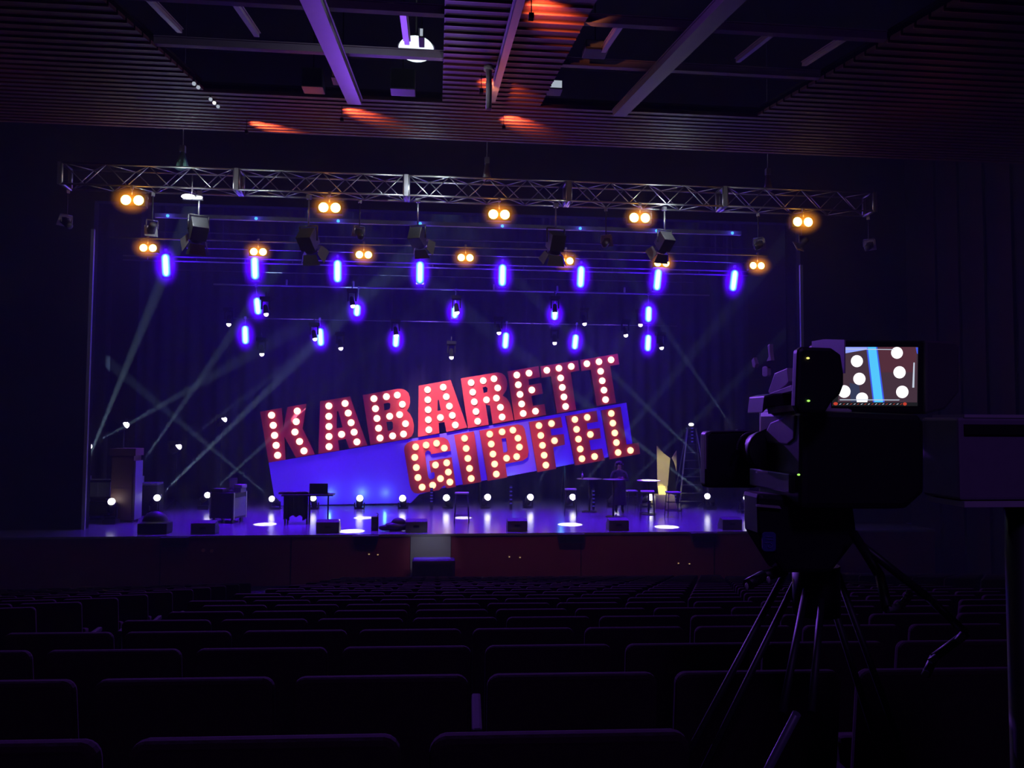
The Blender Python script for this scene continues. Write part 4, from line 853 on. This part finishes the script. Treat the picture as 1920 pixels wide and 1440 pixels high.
for k in range(18): X = 140 + k * 69; sc_poly([zz(X, 1318), zz(X + 34, 1300), zz(X + 40, 1306), zz(X + 6, 1326)], 6, S_RD if k % 2 else S_LN)
link('viewfinder_screen', b.mesh('viewfinder_screen', normals=False), vf)['label'] = 'lit screen showing a close view of the sign bulbs'
slab([(1497, 655), (1505, 650), (1560, 652), (1578, 664), (1583, 700), (1583, 722), (1576, 740), (1560, 755), (1548, 775), (1500, 775), (1493, 760)], -.10, .03, CAMB, 'viewfinder_grip', .008)
slab([(1737, 638), (1792, 640), (1799, 652), (1799, 735), (1772, 768), (1735, 776), (1735, 638)], .0, .02, CAMD, 'viewfinder_hood', .006)
for x, y, mt in ((1515, 671.5, E_YEL), (1516, 751.5, E_GRN), (1497.5, 890, E_GRN)):
    b = MB(); c = T(x, y, -.103 if y < 800 else -.016); b.sphere(c, .0032, mt, 8, (1.3, .6, .8)); b.obj('indicator_led', tv)
slab([(1506, 764), (1600, 766), (1600, 930), (1500, 930), (1502, 880), (1506, 860)], .0, .26, CAMG, 'camera_shell', .01)
slabx([(1444, 792), (1478, 778), (1490, 778), (1488, 824), (1476, 834), (1438, 830), (1433, 814)], .868, .01, CAMG, 'side_cover', .004)
slabx([(1425, 846), (1432, 846), (1432, 888), (1425, 884)], .872, .01, CAMD, 'side_grille', .001)
slab([(1504, 768), (1722, 776), (1735, 790), (1735, 925), (1700, 955), (1502, 955)], -.012, .25, CAMB, 'camera_body', .015)
slabx([(1438, 764), (1505, 757), (1506, 768), (1440, 776)], .866, .02, CAMG, 'top_plate', .001)
slabx([(1440, 735), (1452, 700), (1476, 690), (1479, 715), (1474, 722), (1447, 742)], .90, .02, CAMG, 'microphone_mount', .002)
slabx([(1445, 737), (1484, 722), (1486, 733), (1462, 739), (1446, 742)], .885, .02, CAMG, 'cable_clip', .001)
slabx([(1439, 648), (1443, 645), (1444, 664), (1446, 676), (1437, 678), (1441, 668)], .90, .01, CAMG, 'antenna', .001)
slabx([(1409, 676), (1413, 670), (1417, 682), (1415, 690), (1411, 688)], .90, .01, CAMG, 'lens_lever', .001)
slabx(rnd_rect(1429, 687, 1439, 706, 4), .90, .01, CAMG, 'focus_knob', .001)
slab([(1434, 742), (1450, 738), (1495, 735), (1500, 758), (1440, 764), (1430, 775)], .12, .1, CAMB, 'carrying_handle', .004)
slab(rnd_rect(1323, 808, 1424, 915, 9), .50, .05, CAMB, 'prompter_hood', .008); slab([(1324, 812), (1332, 808), (1420, 807), (1421, 809), (1335, 811), (1327, 818), (1326, 880), (1324, 880)], .495, .01, CAMD, 'hood_rim_glint', .001)  # paler strip imitates violet rim light along the hood
b = MB(); c = T(1412, 842, .44); pts = [c + V((.05 * math.cos(a / 10), 0, .05 * math.sin(a / 10))) for a in range(0, 33)]; b.path(pts, .003, CAMD); b.obj('lens_ring', tv)
b = MB(); b.tube(T(1425, 845, .46), T(1450, 845, .18), .055, CAMB, 20, .06); b.obj('lens_barrel', tv)
slab([(1480, 888), (1560, 890), (1560, 925), (1480, 925)], .02, .24, CAMB, 'tripod_plate', .004); slab([(1420, 884), (1440, 884), (1440, 887), (1420, 887)], .07, .01, CAMG, 'plate_edge', 0)
slab([(1422, 925), (1600, 940), (1610, 1010), (1560, 1075), (1470, 1075), (1424, 1000)], .06, .10, CAMB, 'tripod_head', .012)
slab([(1420, 946), (1462, 949), (1465, 954), (1420, 950)], .05, .01, CAMG, 'head_edge', 0)
# blue round badge with a looping mark
bd = slab(rnd_rect(1430, 998, 1455, 1034, 6), .052, .006, STICK, 'badge', .001)
b = MB()
for pts in ([(1436, 1006), (1449, 1007)], [(1437, 1011), (1450, 1013)], [(1434, 1018), (1444, 1018), (1449, 1022), (1446, 1027), (1441, 1027), (1440, 1023)]):
    b.path([T(x, y, .051) for x, y in pts], .0009, STICK2, 5)
b.obj('badge_mark', bd)
LEGM = mat('tripod_leg_glint', (.16, .15, .22), .4, .3); LEGD = mat('tripod_leg_black', (.02, .02, .025), .5)  # paler metal imitates the highlight on one lower leg tube
def leg(p0, p1, p2, off=.035, m_=None):
    m_ = m_ or LEGD
    b = MB()
    for s in (-1, 1): b.tube(V(p0) + V((s * off * .6, 0, 0)), V(p1) + V((s * off, 0, 0)), .009, LEGD, 8)
    b.tube(p1, p2, .010, m_, 8); b.sphere(p2, .022, BLACK, 8)
    b.obj('tripod_leg', tv)
apex = T(1530, 1080, .2)
l1 = T(1494, 1338, -.06); ld = T(1440, 1442, .0) - l1; leg(apex, l1, l1 + ld * ((.022 - l1.z) / ld.z), .035, LEGM)
leg(apex + V((-.04, .05, 0)), V((-.33, .22, .55)), V((-.45, .28, .022)))
leg(apex + V((.06, .04, 0)), V((.30, .16, .55)), V((.44, .22, .022)))
b = MB(); b.tube(apex - V((0, 0, .1)), apex + V((0, 0, .03)), .06, CAMB, 14); b.obj('bowl', tv)
b = MB(); b.path([T(1600, 1000, .02), T(1650, 1080, -.12), T(1664, 1142, -.2)], .011, CAMB, 8); b.obj('pan_bar', tv)
b = MB(); pts = [T(1664 + 44 * math.sin(i / 8 * 1.35), 1142 - 36 * (1 - math.cos(i / 8 * 1.5)) , -.2) for i in range(9)]; b.path(pts, .008, CAMG, 8); b.obj('pan_grip', tv)
b = MB(); b.path([T(1600, 1010, .1), T(1740, 1120, .05), T(1812, 1188, 0), T(1752, 1232, 0), T(1735, 1268, 0)], .010, CAMB, 8); b.obj('pan_bar', tv)
for x0, y0, x1, y1 in ((1795, 1202, 1806, 1188), (1744, 1240, 1756, 1231), (1733, 1268, 1737, 1258)): b = MB(); b.tube(T(x0, y0, -.014), T(x1, y1, -.014), .0075, CAMG, 8); b.obj('pan_bar_glint', tv)  # pale bits painted as highlights along the pan bar
for x, y in ((1400, 1100), (1441, 1088)): b = MB(); b.sphere(T(x, y, .04), .007, CAMG, 8, (.7, .7, 1.4)); b.obj('leg_lock', tv)
b = MB(); b.path([T(1402, 1096, .05), T(1430, 1080, .1), T(1470, 1070, .15)], .014, CAMB, 8); b.obj('leg_strap', tv)
# grey box at the right edge
e0 = P(1800, 938, 1.30); e1 = P(1800, 783, 1.30); eb = thing('equipment_box', 'dark grey equipment box with violet lit side on a stand at the right edge', 'box', (e0.x, 1.30, FZ))
zb, zt3 = e0.z - FZ, e1.z - FZ
b = MB(); b.mm((0, 0, zb), (.34, .105, zt3), mat('box_grey', (.20, .17, .24), .5, 0, .15, 30)); b.obj('box_body', eb, bevel=.005)
b = MB(); b.mm((.004, -.006, zb - .012), (.34, .10, zb - .002), CAMG); b.obj('bottom_rail', eb); b = MB(); b.mm((.01, -.004, zt3 - .03), (.34, .0, zt3 - .012), BLACK); b.obj('vent', eb)
b = MB(); b.mm((.012, .0, zt3), (.34, .09, zt3 + .006), CAMG); b.obj('lid', eb)
b = MB(); b.tube((.16, .05, .02), (.16, .05, zb - .012), .03, BLACK, 10); b.mm((.02, -.08, 0), (.30, .18, .03), BLACK); b.obj('stand', eb)

# ------------------------------------------------------------------ light
# light for the letters, from the truss, soft edged
lamp('SPOT', 'sign_front_light', P(760, 330, 20.5), 10500, (1, .80, .90), P(830, 728, SY), 26, .75, .25, vol=False)
lamp('SPOT', 'sign_front_light', P(930, 360, 20.5), 4600, (1, .68, .48), P(965, 826, SY), 15, .9, .25, vol=False)
# blue washes on panel and floor
for px in (560, 660, 900, 1080): lamp('SPOT', 'panel_blue_wash', P(px, 560, 25.5), 700, (.25, .0, 1), P(px, 890, PANY), 40, .8, .2, vol=False)
for px, e in ((618, 9), (678, 12), (722, 7), (960, 9), (1052, 10)):
    q = P(px, 925 if px < 800 else 900 - (px - 960) * .15, PANY - .18); lamp('POINT', 'panel_cyan_uplight', q, e, (.10, .42, 1), r=.05, vol=False)
lamp('SPOT', 'panel_lilac_light', P(740, 520, 24.5), 5000, (.85, .8, 1), P(800, 850, PANY), 10, .9, .2, vol=False)
for px in (420, 640, 860, 1080, 1290): lamp('SPOT', 'stage_blue_wash', P(px, 500, 25.6), 9000, (.09, .0, 1), PZ(px, 978, STG), 62, .8, .2, vol=False)
for px in (560, 800, 1000, 1150): lamp('SPOT', 'backdrop_blue_wash', P(px, 560, 28.0), 900, (.22, .08, 1), P(px, 720, 32.2), 70, 1, .2, vol=False)
# sharp white pools on the boards
for px, py, a in ((497, 983, 4.2), (681, 971, 3.6), (659, 996, 5.0), (868, 971, 3.4), (1069, 983.5, 4.8), (1250, 988, 4.8)):
    q = PZ(px, py, STG); src = V((q.x * .8, TY + .9, zt - .9)); lamp('SPOT', 'pool_light', src, 60000, (1, .97, 1), q, a, .12, .02, vol=False)
lamp('SPOT', 'gold_light', P(1240, 420, 21), 5200, (1, .93, .62), P(1246, 898, 28), 9, .6, .1, vol=False)
lamp('SPOT', 'gold_foot_fill', P(1250, 440, 21.5), 16000, (1, .92, .5), P(1241, 920, 27.95), 1.9, .5, .03, vol=False)  # tight spot added to brighten the sculpture's foot
q = P(1216, 900.5, 26.2); lamp('SPOT', 'table_light', V((q.x, 22.5, zt - 1)), 40000, (1, .97, 1), q + V((.06, 0, 0)), 4.6, .2, .02, vol=False)
lamp('POINT', 'seat_fill_light', V((.5, -2.4, 8.5)), 120, (.38, .16, 1), r=.5, vol=False)  # unseen fill added behind the camera for the dark seat backs
lamp('SPOT', 'seat_rim_fill', V((-1.5, TY + .3, zt - .9)), 7500, (.27, .075, 1), V((1, 4, 2.8)), 62, .8, .2, vol=False)  # unseen spot added for violet rims on seats and camera
lamp('SPOT', 'stage_front_wash', V((2.2, 15, 9)), 420, (1, .38, .42), P(1000, 1040, 22), 75, 1, .3, vol=False)
